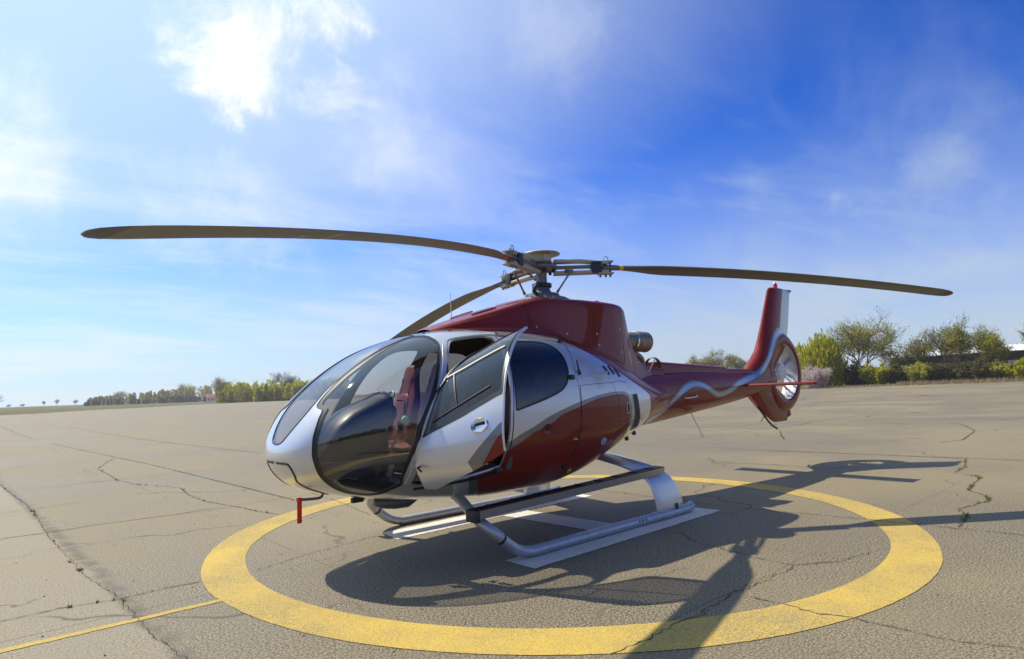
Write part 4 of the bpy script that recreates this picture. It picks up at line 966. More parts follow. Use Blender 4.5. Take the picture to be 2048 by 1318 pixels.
def sheet(name, r_of, mat, dz, naz=240):
    V = []; F = []; nr = 0
    rows = []
    for i in range(naz):
        az = 360 * i / naz; rs = r_of(az); nr = len(rs)
        for r in rs: x, y = r * math.cos(rad(az)), r * math.sin(rad(az)); V.append((x, y, gz(x, y) + dz))
    for i in range(naz):
        j = (i + 1) % naz
        for k in range(nr - 1): F.append((i * nr + k, i * nr + k + 1, j * nr + k + 1, j * nr + k))
    return V, F, nr
V, F, nr = sheet('ground', lambda az: [.001, 4, 8, 12, 16, 20] + [20 + (apron_edge(az) - 20) * t for t in (.04, .1, .17, .25, .34, .44, .55, .67, .8, .9, 1.0)], M_ASPH, 0)
GROUND = tag(obj('ground', V, F, M_ASPH), kind='structure')
V, F, nr = sheet('field', lambda az: [apron_edge(az) - 3, apron_edge(az) + 8, 160 + apron_edge(az) * .25, 240, 320, 420, 600, 850, 1200, 1500], M_FIELD, -.05)
V = [(x, y, z - (.25 if math.hypot(x, y) < apron_edge(math.degrees(math.atan2(y, x))) - 1 else 0)) for x, y, z in V]
tag(obj('field', V, F, M_FIELD), kind='structure')

# painted markings -----------------------------------------------------
def road_paint(name, col, wear_lo, wear_hi, dirt):
    m = setp(new_mat(name), Base_Color=col, Roughness=.8, Specular_IOR_Level=.2); g = G(m); p = g.pos()
    agg = g.noise(p, 58, 2, .6); fine = g.noise(p, 105, 2, .7); w = g.noise(p, 2.3, 6, .65, .5)
    c = g.mix(g.ramp(agg, .62, .38, 0, .30), col, tuple(v * .62 for v in col)); c = g.mix(g.ramp(fine, .44, .32, 0, .8), c, tuple(v * .35 for v in col)); c = g.mix(g.ramp(fine, .58, .70, 0, .5), c, tuple(min(1, v * 1.35 + .03) for v in col))
    c = g.mix(g.ramp(w, .45, .75, 0, dirt), c, tuple(v * .70 + .03 for v in col))
    spots = g.math('MULTIPLY', g.ramp(g.noise(p, 120, 4, .7), wear_lo, wear_hi), g.ramp(g.noise(p, .9, 4, .6), .35, .65))
    c = g.mix(spots, c, (.17, .15, .115)); g.inp('Base Color', c); g.bump(g.math('ADD', g.math('MULTIPLY', agg, .7), g.math('MULTIPLY', fine, .4)), .5, .010); return m
M_YPAINT = road_paint('yellow_road_paint', (.56, .392, .088), .47, .58, .75)
M_WPAINT = road_paint('white_road_paint', (.70, .67, .60), .57, .66, .45)
rnd = random.Random(4)
def wob(k, s): return .010 * math.sin(.55 * k + s) + .004 * math.sin(1.7 * k + 2 * s) + rnd.uniform(-.002, .002)
RC = (.0577, .1272); V = []; F = []; n = 360
for i in range(n):
    t = 2 * math.pi * i / n; k = i / 10.
    for j, r in enumerate((3.4147 + wob(k, 1), 3.52, 3.62, 3.72, 3.8124 + wob(k, 5))): V.append((RC[0] + r * math.cos(t), RC[1] + r * math.sin(t), .004))
for i in range(n):
    for j in range(4): a, b = i * 5 + j, ((i + 1) % n) * 5 + j; F.append((a, a + 1, b + 1, b))
tag(obj('landing_circle', V, F, M_YPAINT), 'broad yellow painted ring on the asphalt round the helicopter', 'marking', kind='structure')
def bar(name, pts, mat, z, parent=None):
    P = []; 
    for i in range(len(pts)):
        a, b = np.array(pts[i]), np.array(pts[(i + 1) % len(pts)]); L_ = np.linalg.norm(b - a); m_ = max(2, int(L_ / .08)); d = (b - a) / L_; nn = np.array([-d[1], d[0]])
        for k in range(m_): q = a + (b - a) * k / m_ + nn * rnd.uniform(-.005, .005) * (k > 0); P.append((q[0], q[1], z))
    return obj(name, P, [tuple(range(len(P)))], mat, parent, False)
HM = tag(empty('letter_h_marking'), 'white letter H painted inside the yellow ring under the skids', 'marking', kind='structure')
bar('upright', [(1.66, 1.03), (1.66, 1.43), (-1.53, 1.38), (-1.50, 1.00)], M_WPAINT, .004, HM)
bar('upright', [(1.82, -.93), (1.86, -.50), (-1.42, -.60), (-1.46, -1.02)], M_WPAINT, .004, HM)
bar('crossbar', [(.26, 1.03), (-.16, 1.03), (-.10, -.55), (.32, -.55)], M_WPAINT, .0045, HM)
tag(bar('lead_in_line', [(9.5, -.055), (9.5, .055), (3.80, .205), (3.80, .135)], M_YPAINT, .0035), 'thin yellow line running up to the landing circle', 'marking', kind='structure')

# cracks, joints and weeds ------------------------------------------------
M_CRACK = setp(new_mat('crack_dirt'), Base_Color=(.050, .040, .028), Roughness=1.0)
def mk_weed():
    m = setp(new_mat('weed_green'), Base_Color=(.17, .20, .035), Roughness=.8); return m
M_WEED = mk_weed()
CRACKS = [[(4.78, -12.13), (4.7, -9.85), (4.59, -7.77), (4.56, -5.88), (4.59, -4.07), (4.54, -2.55), (4.52, -1.52), (4.46, -0.99), (4.42, -0.54), (4.41, 0.15), (4.41, 0.62), (4.37, 0.98), (4.36, 1.17), (4.35, 1.44)], [(5.03, -4.54), (4.58, -4.4), (4.03, -4.54), (3.14, -4.41), (2.28, -4.3)], [(5.27, -0.61), (5.16, -0.6), (4.81, -0.62), (4.43, -0.52), (4.15, -0.54), (3.8, -0.52)], [(3.39, -0.48), (2.83, -0.67), (2.11, -0.82), (1.87, -0.86)], [(4.52, -9.8), (3.25, -10.31), (1.51, -10.65)], [(5.12, -6.86), (4.61, -7.0), (3.87, -7.16)], [(1.86, -17.37), (2.34, -15.56), (2.79, -13.72), (2.84, -11.67), (2.91, -10.17), (2.79, -8.98), (2.52, -8.11), (2.33, -7.5), (2.47, -6.44), (2.49, -5.31), (2.39, -4.59), (2.3, -4.19), (2.26, -3.64), (2.14, -3.12)], [(2.33, -30.88), (1.79, -17.84), (1.64, -13.84), (1.58, -9.78), (1.54, -6.42), (1.52, -4.1)], [(-0.7, -55.3), (-1.01, -27.5), (-1.4, -13.76)], [(3.02, -62.45), (2.59, -36.86)], [(-8.32, 2.41), (-7.05, 2.66), (-6.28, 2.69), (-6.0, 3.08), (-5.13, 3.16), (-4.6, 3.22), (-4.29, 3.46), (-3.94, 3.58), (-3.13, 3.43), (-2.79, 3.59), (-2.13, 3.65)], [(-1.88, -1.57), (-1.85, 0.02), (-1.79, 1.28), (-1.84, 1.74), (-1.93, 2.3), (-2.0, 2.89), (-2.04, 3.43), (-2.07, 3.73), (-2.11, 4.22)], [(-0.2, 1.42), (-0.22, 1.7), (0.0, 1.97), (0.09, 2.34), (0.18, 2.74), (0.18, 3.0), (-0.09, 3.2), (-0.21, 3.25), (-0.62, 3.34)], [(0.19, 3.01), (0.37, 3.06), (0.59, 3.03), (0.78, 3.03), (1.01, 3.02), (1.21, 3.0), (1.33, 3.03), (1.55, 3.02), (1.73, 3.07), (1.87, 3.02), (2.03, 3.03), (2.25, 3.05), (2.57, 3.01)], [(1.15, 3.13), (1.13, 3.35), (1.16, 3.58), (1.11, 3.77), (1.1, 3.98), (1.09, 4.17), (1.09, 4.32), (0.96, 4.66)], [(-8.08, -2.24), (-8.3, 0.44), (-8.45, 2.14), (-8.53, 3.29)], [(-13.91, -3.62), (-12.12, -2.75), (-11.21, -2.27)], [(-18.81, -0.23), (-17.64, 0.36), (-15.24, 1.16), (-12.31, 1.5), (-11.49, 1.25)], [(1.03, -4.7), (1.16, -3.31), (1.36, -2.03)], [(-4.21, 1.33), (-5.1, 1.43), (-5.67, 1.68)], [(-1.43, 1.68), (-1.42, 1.16)]]
def crack(pts, w, parent, jit, z=.0025):
    P = []; acc = 0
    for i in range(len(pts) - 1):
        a, b = np.array(pts[i]), np.array(pts[i + 1]); L_ = np.linalg.norm(b - a); m_ = max(1, int(L_ / max(.035, min(.35, L_ / 40))))
        d = (b - a) / max(L_, 1e-6); nn = np.array([-d[1], d[0]])
        for k in range(m_): P.append(a + (b - a) * k / m_ + nn * rnd.gauss(0, jit))
    P.append(np.array(pts[-1])); V = []; F = []
    for i, p in enumerate(P):
        d = P[min(i + 1, len(P) - 1)] - P[max(i - 1, 0)]; d = d / max(np.linalg.norm(d), 1e-6); nn = np.array([-d[1], d[0]]); ww = max(w, .0011 * math.hypot(p[0], p[1])) * rnd.uniform(.25, 1.25) / 2 * (1 if 0 < i < len(P) - 1 else .2)
        for s_ in (-1, 1): q = p + nn * ww * s_; V.append((q[0], q[1], gz(q[0], q[1]) + z))
    for i in range(len(P) - 1): F.append((2 * i, 2 * i + 1, 2 * i + 3, 2 * i + 2))
    obj('crack', V, F, M_CRACK, parent, False); return P
WEED = []
WID = {0: .006, 1: .013, 2: .013, 4: .014, 5: .012, 6: .016, 7: .024, 8: .035, 9: .05, 10: .016, 11: .014, 13: .010, 15: .03, 17: .03}
for i, c in enumerate(CRACKS):
    P = crack(c, WID.get(i, .010), GROUND, .010 if i not in (1, 2, 7, 8, 15) else .005, .0065)
    if i in (0, 6, 10, 13, 2, 16): WEED += [p for p in P if math.sin(p[0] * 5.1 + p[1] * 4.3) > .15 and rnd.random() < (.75 if i in (10, 16) else .10)]
# slab joints farther out, on the same grid as the near ones
for x in (-8.4, -14.7, -21, -27.5, -34, -47, -60): crack([(x, -40 + rnd.uniform(-4, 4)), (x + rnd.uniform(-.1, .1), -18), (x, -4), (x + .05, 9)], .022, GROUND, .02)
for y in (-4.45, -10.4, -16.6, -23, -29, -36, -48, -60): crack([(7, y), (-6, y + rnd.uniform(-.1, .1)), (-22, y), (-45, y + .1)], .022 if y < -12 else .012, GROUND, .02)
for k in range(44):
    x, y = -6 - 50 * rnd.random(), 4 - 58 * rnd.random(); a = rnd.choice((0, 0, 1.57)) + rnd.gauss(0, .5); pts = [(x, y)]
    for j in range(rnd.randint(3, 7)): a += rnd.gauss(0, .5); x += 1.3 * math.cos(a); y += 1.3 * math.sin(a); pts.append((x, y))
    P = crack(pts, .03, GROUND, .05)
V = []; F = []
for p in WEED:
    for j in range(9):
        a = rnd.uniform(0, 6.28); r = rnd.uniform(0, .022); b = (p[0] + r * math.cos(a), p[1] + r * math.sin(a)); t = rnd.uniform(0, 6.28); h = rnd.uniform(.012, .042); w = rnd.uniform(.003, .006); z = gz(*b); k = len(V); l = rnd.uniform(.2, .9)
        V += [(b[0] - w * math.sin(t), b[1] + w * math.cos(t), z), (b[0] + w * math.sin(t), b[1] - w * math.cos(t), z), (b[0] + h * l * math.cos(t), b[1] + h * l * math.sin(t), z + h)]; F.append((k, k + 1, k + 2))
tag(obj('crack_weeds', V, F, M_WEED, None, False), 'little green weeds sprouting from the cracks in the asphalt', 'weeds', kind='stuff')
V = []; F = []           # loose grit
for k in range(420):
    r = 3 + 14 * rnd.random(); a = rad(180 + 110 * rnd.random()); x = 5.4 + r * math.cos(a); y = 5.4 + r * math.sin(a); s = rnd.uniform(.003, .010); z = gz(x, y); n = len(V)
    V += [(x + s, y, z), (x - s * .7, y + s * .8, z), (x - s * .6, y - s * .9, z), (x, y, z + s * 1.1)]; F += [(n, n + 1, n + 3), (n + 1, n + 2, n + 3), (n + 2, n, n + 3)]
tag(obj('grit', V, F, setp(new_mat('grit_stone'), Base_Color=(.10, .09, .075), Roughness=.9), None, False), 'dark grit scattered over the asphalt', 'grit', kind='stuff')

# ------------------------------------------------------------------ vegetation
def leaf_mat(name, a, b, tr=.35):
    m = new_mat(name); nt = m.node_tree; g = G(m); p = g.pos(); c = g.mix(g.noise(p, .9, 4, .6), a, b)
    c = g.mix(g.ramp(g.noise(p, 7, 2), .35, .65, 0, .5), c, tuple(v * .6 for v in a))
    g.inp('Base Color', c); g.b.inputs['Roughness'].default_value = .7; g.b.inputs['Specular IOR Level'].default_value = .2
    t = nt.nodes.new('ShaderNodeBsdfTranslucent'); nt.links.new(c, t.inputs[0]); mx = nt.nodes.new('ShaderNodeMixShader'); mx.inputs[0].default_value = tr
    nt.links.new(g.b.outputs[0], mx.inputs[1]); nt.links.new(t.outputs[0], mx.inputs[2]); nt.links.new(mx.outputs[0], nt.nodes['Material Output'].inputs['Surface']); return m
L_WIL = leaf_mat('willow_spring_leaf', (.42, .43, .018), (.50, .46, .03), .6)
L_ELM = leaf_mat('elm_spring_leaf', (.43, .42, .055), (.50, .44, .08), .58)
L_OLI = leaf_mat('olive_leaf', (.34, .31, .07), (.40, .34, .10), .55)
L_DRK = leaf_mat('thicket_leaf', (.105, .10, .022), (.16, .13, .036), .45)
L_PNK = leaf_mat('pale_pink_blossom', (.60, .48, .46), (.70, .60, .57), .45)
L_FAR = leaf_mat('far_wood_leaf', (.31, .31, .07), (.36, .33, .10), .55)
L_GRY = leaf_mat('bare_twig_haze', (.15, .125, .10), (.19, .16, .12), .2)
L_DRY = leaf_mat('dry_grass_blade', (.32, .24, .13), (.42, .32, .19), .3)
M_BARK = setp(new_mat('grey_brown_bark'), Base_Color=(.10, .08, .06), Roughness=.95)
def quads(pts, size, rn, flat=.0, aspect=1.6, vert=0.0):
    """leaf-sized quads with random attitude at the given points"""
    n = len(pts); P = np.array(pts); D = rn.normal(size=(n, 3)) * (1 - .7 * vert) + np.array([0, 0, 1.6 * vert]); D /= np.linalg.norm(D, axis=1, keepdims=True); E_ = rn.normal(size=(n, 3)); E_ = np.cross(D, E_); E_ /= np.linalg.norm(E_, axis=1, keepdims=True)
    s = size * rn.uniform(.6, 1.4, (n, 1)); a = D * s * aspect / 2; b = E_ * s / 2
    V = np.stack([P - a, P - b * .9, P + a, P + b * .9], 1).reshape(-1, 3); F = np.arange(n * 4).reshape(n, 4); return V, F
def tree(name, px_az, r, height, width, leaf, seed, label, cat='tree', group=None, stems=1, leaves=8398, lsize=.20, bare=.25, spread=.55, up=.5, low=.25, at=None):
    rn = np.random.default_rng(seed); x, y = (r * math.cos(rad(px_az)), r * math.sin(rad(px_az))) if at is None else at; base = Vector((x, y, gz(x, y) - .08))
    T = empty(name, base, label, cat, group); mb = MB(); tips = []
    def branch(p, d, L_, rd, depth):
        n = 4; path = [p]; q = Vector(p); dd = Vector(d)
        for k in range(n):
            dd = (dd + Vector(rn.normal(size=3)) * .16 + Vector((0, 0, .07 * up))).normalized(); q = q + dd * (L_ / n); path.append(q.copy())
            if depth >= 2 or (depth == 1 and k > 1): tips.append((q.copy(), L_))
        mb.tube(path, [max(rd * (1 - .5 * k / n), .012) for k in range(n + 1)], 5 if depth < 2 else 4, cap=False)
        if depth < 3:
            for k in range([6, 5, 4][depth]):
                t = rn.uniform(.3, 1.0) if depth else rn.uniform(.45, 1.0); i = min(n - 1, int(t * n)); s = path[i] + (path[i + 1] - path[i]) * (t * n - i)
                a = rn.uniform(0, 2 * math.pi); side = Vector((math.cos(a), math.sin(a), 0)); nd = (dd * (1 - spread) + side * spread + Vector((0, 0, .25 * up))).normalized()
                branch(s, nd, L_ * rn.uniform(.5, .75), rd * .5, depth + 1)
    for s in range(stems):
        a = rn.uniform(0, 6.28); lean = Vector((math.cos(a) * .25, math.sin(a) * .25, 1)).normalized() if stems > 1 else Vector((rn.normal() * .06, rn.normal() * .06, 1)).normalized()
        branch(Vector((math.cos(a) * .15 * (stems > 1), math.sin(a) * .15 * (stems > 1), 0)), lean, height * rn.uniform(.42, .55), height * .020 / math.sqrt(stems), 0)
    P = np.array([t[0] for t in tips]); 
    ext = np.percentile(P[:, 2], 99); sz = height / max(ext, .1); hw = max(np.percentile(np.abs(P[:, 0]), 97), np.percentile(np.abs(P[:, 1]), 97)); sx = width / 2 / max(hw, .1)
    V = np.array(mb.v); V *= [sx, sx, sz]; P *= [sx, sx, sz]
    obj('trunk', V, mb.f, M_BARK, T, True)
    P = P[P[:, 2] > height * low]; idx = rn.integers(0, len(P), leaves); pts = P[idx] + rn.normal(size=(leaves, 3)) * [.06 * width, .06 * width, .045 * height]
    e = np.sqrt((pts[:, 0] / (width * .56)) ** 2 + (pts[:, 1] / (width * .56)) ** 2 + ((pts[:, 2] - height * .56) / (height * .50)) ** 2); pts = pts[(e < 1.0) | (rn.random(len(pts)) < .12)]
    hole = np.sin(pts[:, 0] * 2.1 + seed) + np.sin(pts[:, 1] * 2.4 + 2 * seed) + np.sin(pts[:, 2] * 2.3 + 3 * seed); pts = pts[(hole > -1.1 + bare) | (rn.random(len(pts)) < .25)]
    n2 = int(leaves * .20); i2 = rn.integers(0, len(P), n2); tp = P[i2] + rn.normal(size=(n2, 3)) * [.04 * width, .04 * width, .03 * height]
    dv = tp - np.array([0, 0, height * .25]); dv /= np.linalg.norm(dv, axis=1, keepdims=True); dv = dv + rn.normal(size=dv.shape) * .45; dv /= np.linalg.norm(dv, axis=1, keepdims=True); sd = np.cross(dv, rn.normal(size=dv.shape)); sd /= np.linalg.norm(sd, axis=1, keepdims=True)
    ln = height * .045 * rn.uniform(.6, 1.6, (n2, 1)); wv = lsize * .085; tv = np.stack([tp - sd * wv, tp + sd * wv, tp + dv * ln + sd * wv * .4, tp + dv * ln - sd * wv * .4], 1).reshape(-1, 3)
    tag(obj('twigs', tv, np.arange(n2 * 4).reshape(n2, 4), M_BARK, T, False), kind='stuff')
    V, F = quads(pts[:int(len(pts) * .62)], lsize * .68, rn); obj('crown', V, F, leaf, T, False); return T
def shrub(name, az, r, height, width, leaf, seed, label, leaves=7106, lsize=.16, cat='shrub', group=None, upright=.0, at=None, twig=True):
    rn = np.random.default_rng(seed); x, y = (r * math.cos(rad(az)), r * math.sin(rad(az))) if at is None else at; T = empty(name, (x, y, gz(x, y) - .06), label, cat, group); mb = MB(); pts = []
    ns = 26 if not upright else 60
    for k in range(ns):
        a = rn.uniform(0, 6.28); rr = math.sqrt(rn.random()) * width * .5; b = Vector((math.cos(a) * rr * .45, math.sin(a) * rr * .45, 0)); h = height * rn.uniform(.62 if not upright else .5, 1.0) * (1 - .35 * (2 * rr / width) ** 2)
        tp = Vector((math.cos(a) * rr * (1 - upright * .5), math.sin(a) * rr * (1 - upright * .5), h)); mid = (b + tp) / 2 + Vector((0, 0, h * .12)); path = catmull([b, mid, tp], 4); mb.tube(path, [.025, .022, .02, .018, .016, .013, .011, .009, .006], 4, cap=False)
        for j in range(leaves // ns):
            t = rn.uniform(.12, 1.04); q = np.array(path[min(8, int(t * 8))]) + rn.normal(size=3) * [width * .05, width * .05, height * .045]; q[2] = abs(q[2]) + .05; pts.append(q)
    if twig: obj('stem', mb.v, mb.f, M_BARK, T, True)
    V, F = quads(pts, lsize, rn, aspect=4.2 if upright else 1.6, vert=float(upright > 0)); obj('foliage', V, F, leaf, T, False); return T
def az_px(px):     # bearing of a picture column, seen from where the photographer stood
    v = FWD + RGT * ((px - 1024) / 1224.18); return math.atan2(v.y, v.x)
def spot(px, d):  # world position at distance d on that bearing
    a = az_px(px); return (CAM_LOC.x + d * math.cos(a), CAM_LOC.y + d * math.sin(a))
# right hand tree line
tree('elm_tree', 0, 0, 9.1, 8.8, L_ELM, 3, 'largest broad elm with many bare forking limbs, above the dark shed', at=spot(1716, 98), stems=3, leaves=14858, lsize=.21, bare=.45, low=.34)
tree('elm_tree', 0, 0, 6.6, 4.4, L_OLI, 8, 'brownish thin tree before the long shed roof, beside the big elm', at=spot(1820, 97), stems=2, leaves=4845, lsize=.19, bare=.75, low=.5)
tree('elm_tree', 0, 0, 6.7, 4.8, L_OLI, 12, 'open olive tree with a flat crown in front of the pale roof', at=spot(1868, 96), stems=2, leaves=6460, lsize=.19, bare=.6, low=.58)
tree('elm_tree', 0, 0, 7.6, 4.6, L_ELM, 17, 'tall two headed tree with dark trunks rising over the pale roof', at=spot(1928, 95), stems=2, leaves=8075, lsize=.20, bare=.5, low=.52)
tree('elm_tree', 0, 0, 6.6, 4.0, L_WIL, 23, 'bright green pointed tree at the shed wall, next to the tall two headed tree', at=spot(1981, 95), stems=2, leaves=7752, lsize=.19, bare=.35, low=.42)
tree('elm_tree', 0, 0, 7.4, 4.4, L_ELM, 29, 'yellowish tree hanging over the far end of the shed roof', at=spot(2092, 95), stems=2, leaves=7752, lsize=.2, bare=.4, low=.25)
for i, (px, d, h, w, lf, lb) in enumerate(((1792, 100, 5.6, 4.2, L_ELM, 'thin yellow green sapling between the big elm and the brownish tree'), (1956, 98, 6.0, 4.2, L_OLI, 'dull slim tree between the two headed tree and the bright pointed one'))):
    tree('elm_tree', 0, 0, h, w, lf, 90 + i, lb, at=spot(px, d), stems=3, leaves=2300, lsize=.19, bare=.5, low=.15)
shrub('willow_shrub', 0, 0, 7.2, 8.0, L_WIL, 31, 'big bright yellow green willow thicket at the start of the tree row', at=spot(1640, 92), leaves=15300, lsize=.17, upright=1.0, cat='shrub')
shrub('willow_shrub', 0, 0, 5.8, 4.6, L_WIL, 35, 'smaller bright willow clump leaning on the big willow thicket', at=spot(1598, 94), leaves=11628, lsize=.16, upright=1.0)
shrub('blossom_bush', 0, 0, 3.0, 4.6, L_PNK, 41, 'pale pink blossoming bush at the foot of the big willow thicket', at=spot(1622, 86), leaves=8398, lsize=.11)
for i, (px, d, h, w, lf, lb) in enumerate(((1462, 150, 6.8, 7.5, L_OLI, 'small grey green tree of the sparse clump far out past the tarmac'), (1428, 152, 8.0, 7.0, L_OLI, 'small grey green tree of the sparse clump far out past the tarmac'), (1392, 155, 7.2, 6.8, L_OLI, 'small grey green tree of the sparse clump far out past the tarmac'), (1350, 160, 5.0, 6.0, L_OLI, 'small grey green tree of the sparse clump far out past the tarmac'))):
    tree('olive_tree', 0, 0, h, w, lf, 50 + i, lb, group='sparse clump of trees past the tarmac', at=spot(px, d), stems=2, leaves=7429, lsize=.26, bare=.3, low=.15)
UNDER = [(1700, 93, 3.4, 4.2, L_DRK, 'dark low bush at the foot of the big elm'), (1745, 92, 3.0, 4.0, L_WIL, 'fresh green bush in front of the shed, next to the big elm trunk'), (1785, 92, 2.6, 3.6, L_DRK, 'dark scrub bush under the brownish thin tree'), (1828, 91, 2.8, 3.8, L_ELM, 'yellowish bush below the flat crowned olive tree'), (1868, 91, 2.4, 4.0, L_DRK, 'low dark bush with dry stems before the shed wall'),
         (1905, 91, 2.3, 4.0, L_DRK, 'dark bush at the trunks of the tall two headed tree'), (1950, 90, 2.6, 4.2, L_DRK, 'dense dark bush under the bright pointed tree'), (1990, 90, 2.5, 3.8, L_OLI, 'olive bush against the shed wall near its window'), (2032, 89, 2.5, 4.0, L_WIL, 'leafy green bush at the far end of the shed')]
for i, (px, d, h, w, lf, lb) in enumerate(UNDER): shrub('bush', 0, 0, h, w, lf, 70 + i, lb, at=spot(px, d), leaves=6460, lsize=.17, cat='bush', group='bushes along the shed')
# dry grass at the edge of the tarmac
rn = np.random.default_rng(5); V = []; F = []
for k in range(5200):
    px = rn.uniform(1580, 2120); d = rn.uniform(84, 90) + (2048 - px) * -.002; x, y = spot(px, d); z = gz(x, y) - .02; h = rn.uniform(.08, .5) * (1.25 if px > 1780 else .6); a = rn.uniform(0, 6.28); w = rn.uniform(.02, .05); n = len(V)
    V += [(x - w * math.sin(a), y + w * math.cos(a), z), (x + w * math.sin(a), y - w * math.cos(a), z), (x + rn.normal() * .12, y + rn.normal() * .12, z + h)]; F.append((n, n + 1, n + 2))
tag(obj('dry_grass', V, F, L_DRY, None, False), 'dry straw coloured grass along the edge of the tarmac', 'grass', kind='stuff')
# shed with pale roof
def shed():
    a = Vector((*spot(1775, 103), 0)); b = Vector((*spot(2140, 97), 0)); z0 = min(gz(a.x, a.y), gz(b.x, b.y)) - .3; d = (b - a); L_ = d.length; d.normalize(); nn = Vector((-d.y, d.x, 0))
    if nn.dot(Vector((CAM_LOC.x, CAM_LOC.y, 0)) - a) < 0: nn = -nn
    S = empty('shed', (a.x, a.y, z0), 'long low dark shed with a pale sheet metal roof behind the trees', 'shed'); R = Matrix((d, nn, Vector((0, 0, 1)))).transposed()
    m_w = setp(new_mat('shed_brick'), Base_Color=(.075, .065, .05), Roughness=.9); m_r = setp(new_mat('pale_roof_sheet'), Base_Color=(.75, .77, .78), Roughness=.5, Metallic=.0); g_ = G(m_r); g_.inp('Base Color', g_.mix(g_.noise(g_.pos(), .5, 5, .6), (.68, .70, .71), (.80, .82, .83)))
    def bx(name, c, size, mat, par=S, rot=None):
        m_ = MB(); m_.box((0, 0, 0), size); o = m_.build(name, mat, par); o.matrix_parent_inverse = Matrix.Identity(4); rr = R if rot is None else R @ rot; o.matrix_local = Matrix.Translation(R @ Vector(c)) @ rr.to_4x4(); return o
    H_ = 3.75; bx('wall', (L_ / 2, -4, H_ / 2), (L_, 8, H_), m_w)
    t = math.atan2(.85, 4.4); 
    bx('roof_slope', (L_ / 2, -2.0, H_ + .46), (L_ + .8, 4.75, .10), m_r, rot=Matrix.Rotation(-t, 3, 'X')); bx('roof_slope', (L_ / 2, -6.2, H_ + .46), (L_ + .8, 4.75, .10), m_r, rot=Matrix.Rotation(t, 3, 'X'))
    for k in range(int(L_ / 4)):
        w = bx('window', (2.2 + k * 4, .02, 2.1), (1.3, .08, 1.0), M_TRIM); g1 = bx('pane', (2.2 + k * 4, .07, 2.1), (1.1, .02, .8), M_GLASD); mw = g1.matrix_local.copy(); g1.parent = w; g1.matrix_local = w.matrix_local.inverted() @ mw
    return S
shed()
# left: far wood, rows of bushes, single trees, red-roofed house
rn = np.random.default_rng(9)
def wood(name, specs, leaf, n, lsize, seed, label):
    rn = np.random.default_rng(seed); pts = []
    for px0, px1, d0, d1, h0, h1, cnt in specs:
        for k in range(cnt):
            px = rn.uniform(px0, px1); d = rn.uniform(d0, d1); x, y = spot(px, d); f = (px - px0) / (px1 - px0); h = (h0 + (h1 - h0) * f) * rn.uniform(.65, 1.08); w = h * rn.uniform(.16, .30); z = gz(x, y)
            m_ = n // cnt; t = rn.random(m_) ** .8; rr = w * np.sqrt(rn.random(m_)) * (1.15 - .75 * t ** 2); a = rn.uniform(0, 6.28, m_); pts.append(np.stack([x + rr * np.cos(a), y + rr * np.sin(a), z + h * t + rn.normal(size=m_) * .12], 1))
    V, F = quads(np.vstack(pts), lsize, rn, aspect=3.0, vert=.6); return tag(obj(name, V, F, leaf, None, False), label, 'wood', kind='stuff')
wood('far_wood', [(180, 425, 330, 372, 3.6, 7.6, 150)], L_FAR, 15000, .42, 1, 'far green wood rising beyond the field on the horizon')
wood('far_scrub', [(175, 430, 322, 330, 1.8, 3.2, 70)], L_GRY, 5000, .34, 2, 'greyish bare scrub along the foot of the far wood')
wood('hedge', [(436, 700, 205, 222, 6.2, 6.4, 130), (500, 700, 200, 206, 4.8, 5.6, 60)], L_WIL, 19000, .27, 3, 'tall yellow green hedge of young willows beside the red roofed house')
wood('hedge_scrub', [(436, 700, 202, 212, 4.0, 4.5, 70)], L_OLI, 6000, .25, 4, 'olive undergrowth at the foot of the willow hedge')
for i, (px, d, h, w, lf, lb) in enumerate(((378, 350, 9.5, 8, L_OLI, 'round topped tree standing out of the far wood'), (248, 352, 6.5, 7, L_OLI, 'spreading tree near the low end of the far wood'), (436, 208, 8.0, 6, L_OLI, 'dark tree at the end of the willow hedge beside the house'), (572, 214, 9.2, 10, L_GRY, 'bare grey tree standing behind the willow hedge'), (119, 460, 4.2, 3.6, L_GRY, 'lone small tree with a dark base on the skyline'), (157, 440, 3.4, 4.2, L_OLI, 'lone round tree on the skyline nearest the far wood'), (93, 470, 3.2, 2.4, L_GRY, 'thin faint tree on the skyline between two darker ones'),
    (54, 480, 2.0, 3.4, L_OLI, 'low dark bush shaped tree on the skyline'), (24, 480, 1.8, 2.6, L_OLI, 'small low tree on the bare skyline'), (-6, 300, 5.5, 5, L_PNK, 'pinkish tree at the end of the skyline'))):
    tree('distant_tree', 0, 0, h, w, lf, 120 + i, lb, at=spot(px, d), stems=2, leaves=1710 if d < 400 else 240, lsize=.42 if d > 300 else .28, bare=.3, low=.04)
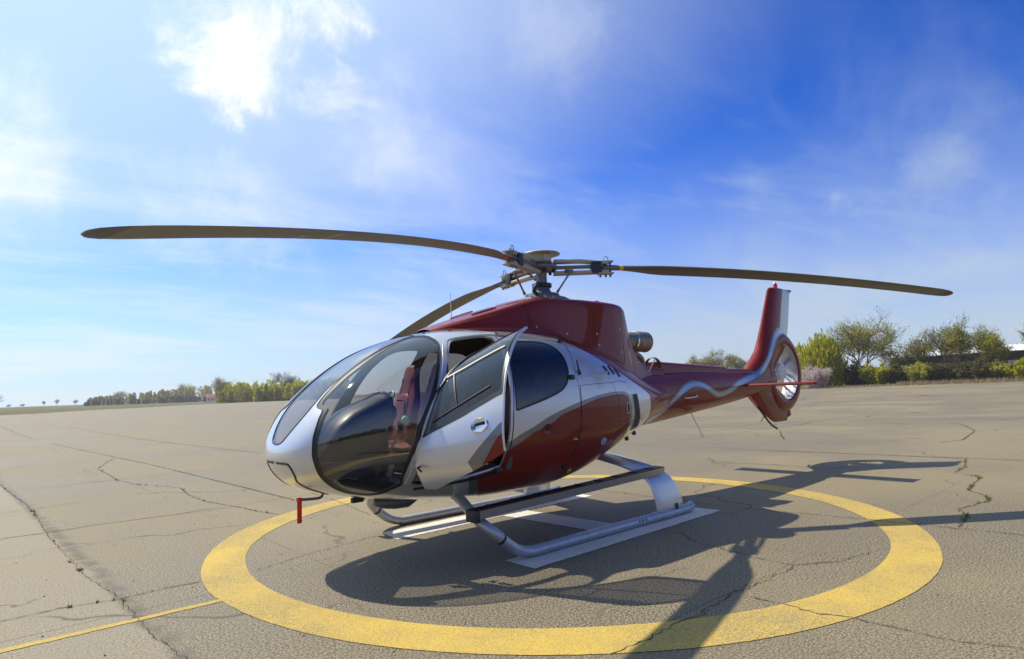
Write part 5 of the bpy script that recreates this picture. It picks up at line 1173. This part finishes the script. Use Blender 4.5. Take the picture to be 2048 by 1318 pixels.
def house():
    x, y = spot(427, 300); z = gz(x, y) - .2; a = az_px(427); S = empty('house', (x, y, z), 'small white house with a red roof between far wood and willow hedge', 'house'); S.rotation_euler = (0, 0, a + rad(78)); S.scale = (.5, .5, .5)
    m_w = setp(new_mat('white_render'), Base_Color=(.68, .68, .66), Roughness=.8); m_r = setp(new_mat('red_roof_tile'), Base_Color=(.35, .035, .045), Roughness=.7)
    m_ = MB(); m_.box((0, 0, 2.2), (9.0, 6.0, 4.4)); m_.build('wall', m_w, S)
    m_ = MB(); m_.add([(-5, -3.5, 4.4), (5, -3.5, 4.4), (5, 3.5, 4.4), (-5, 3.5, 4.4), (-4.6, 0, 7.4), (4.6, 0, 7.4)], [(0, 1, 5, 4), (2, 3, 4, 5), (1, 2, 5), (3, 0, 4), (3, 2, 1, 0)]); m_.build('roof', m_r, S)
    for xx in (-2.6, 0, 2.6):
        for sy in (-1, 1): m_ = MB(); m_.box((xx, 3.02 * sy, 2.4), (1.1, .08, 1.3)); m_.build('window', M_GLASD, S)
    m_ = MB(); m_.box((2.5, .6, 7.2), (.6, .6, 1.4)); m_.build('chimney', m_w, S)
house()
# a wood behind the photographer, which the paint and glass reflect
rn = np.random.default_rng(77); pts = []
for k in range(150):
    a = rad(-40 + 175 * k / 150 + rn.uniform(-1, 1)); d = rn.uniform(95, 120); x, y = CAM_LOC.x + d * math.cos(a), CAM_LOC.y + d * math.sin(a); h = rn.uniform(4, 7.5); w = h * .35; m_ = 110
    t = rn.random(m_); rr = w * np.sqrt(rn.random(m_)); b = rn.uniform(0, 6.28, m_); pts.append(np.stack([x + rr * np.cos(b), y + rr * np.sin(b), gz(x, y) + h * t], 1))
V, F = quads(np.vstack(pts), .9, rn); tag(obj('woodland', V, F, L_DRK, None, False), 'dark wood across the airfield opposite the shed', 'wood', kind='stuff')

# ------------------------------------------------------------------ haze over the airfield
m_hz = bpy.data.materials.new('summer_haze'); m_hz.use_nodes = True; nt_ = m_hz.node_tree; nt_.nodes.clear(); vo_ = nt_.nodes.new('ShaderNodeVolumePrincipled'); vo_.inputs['Color'].default_value = (.93, .95, 1.0, 1); vo_.inputs['Density'].default_value = .00045; vo_.inputs['Anisotropy'].default_value = .35
nt_.links.new(vo_.outputs[0], nt_.nodes.new('ShaderNodeOutputMaterial').inputs['Volume'])
mb = MB(); mb.box((0, 0, 10.0), (3300, 3300, 22.5)); tag(mb.build('haze', m_hz, None, False, 0), 'thin pale haze lying over the whole airfield', 'haze', kind='stuff')
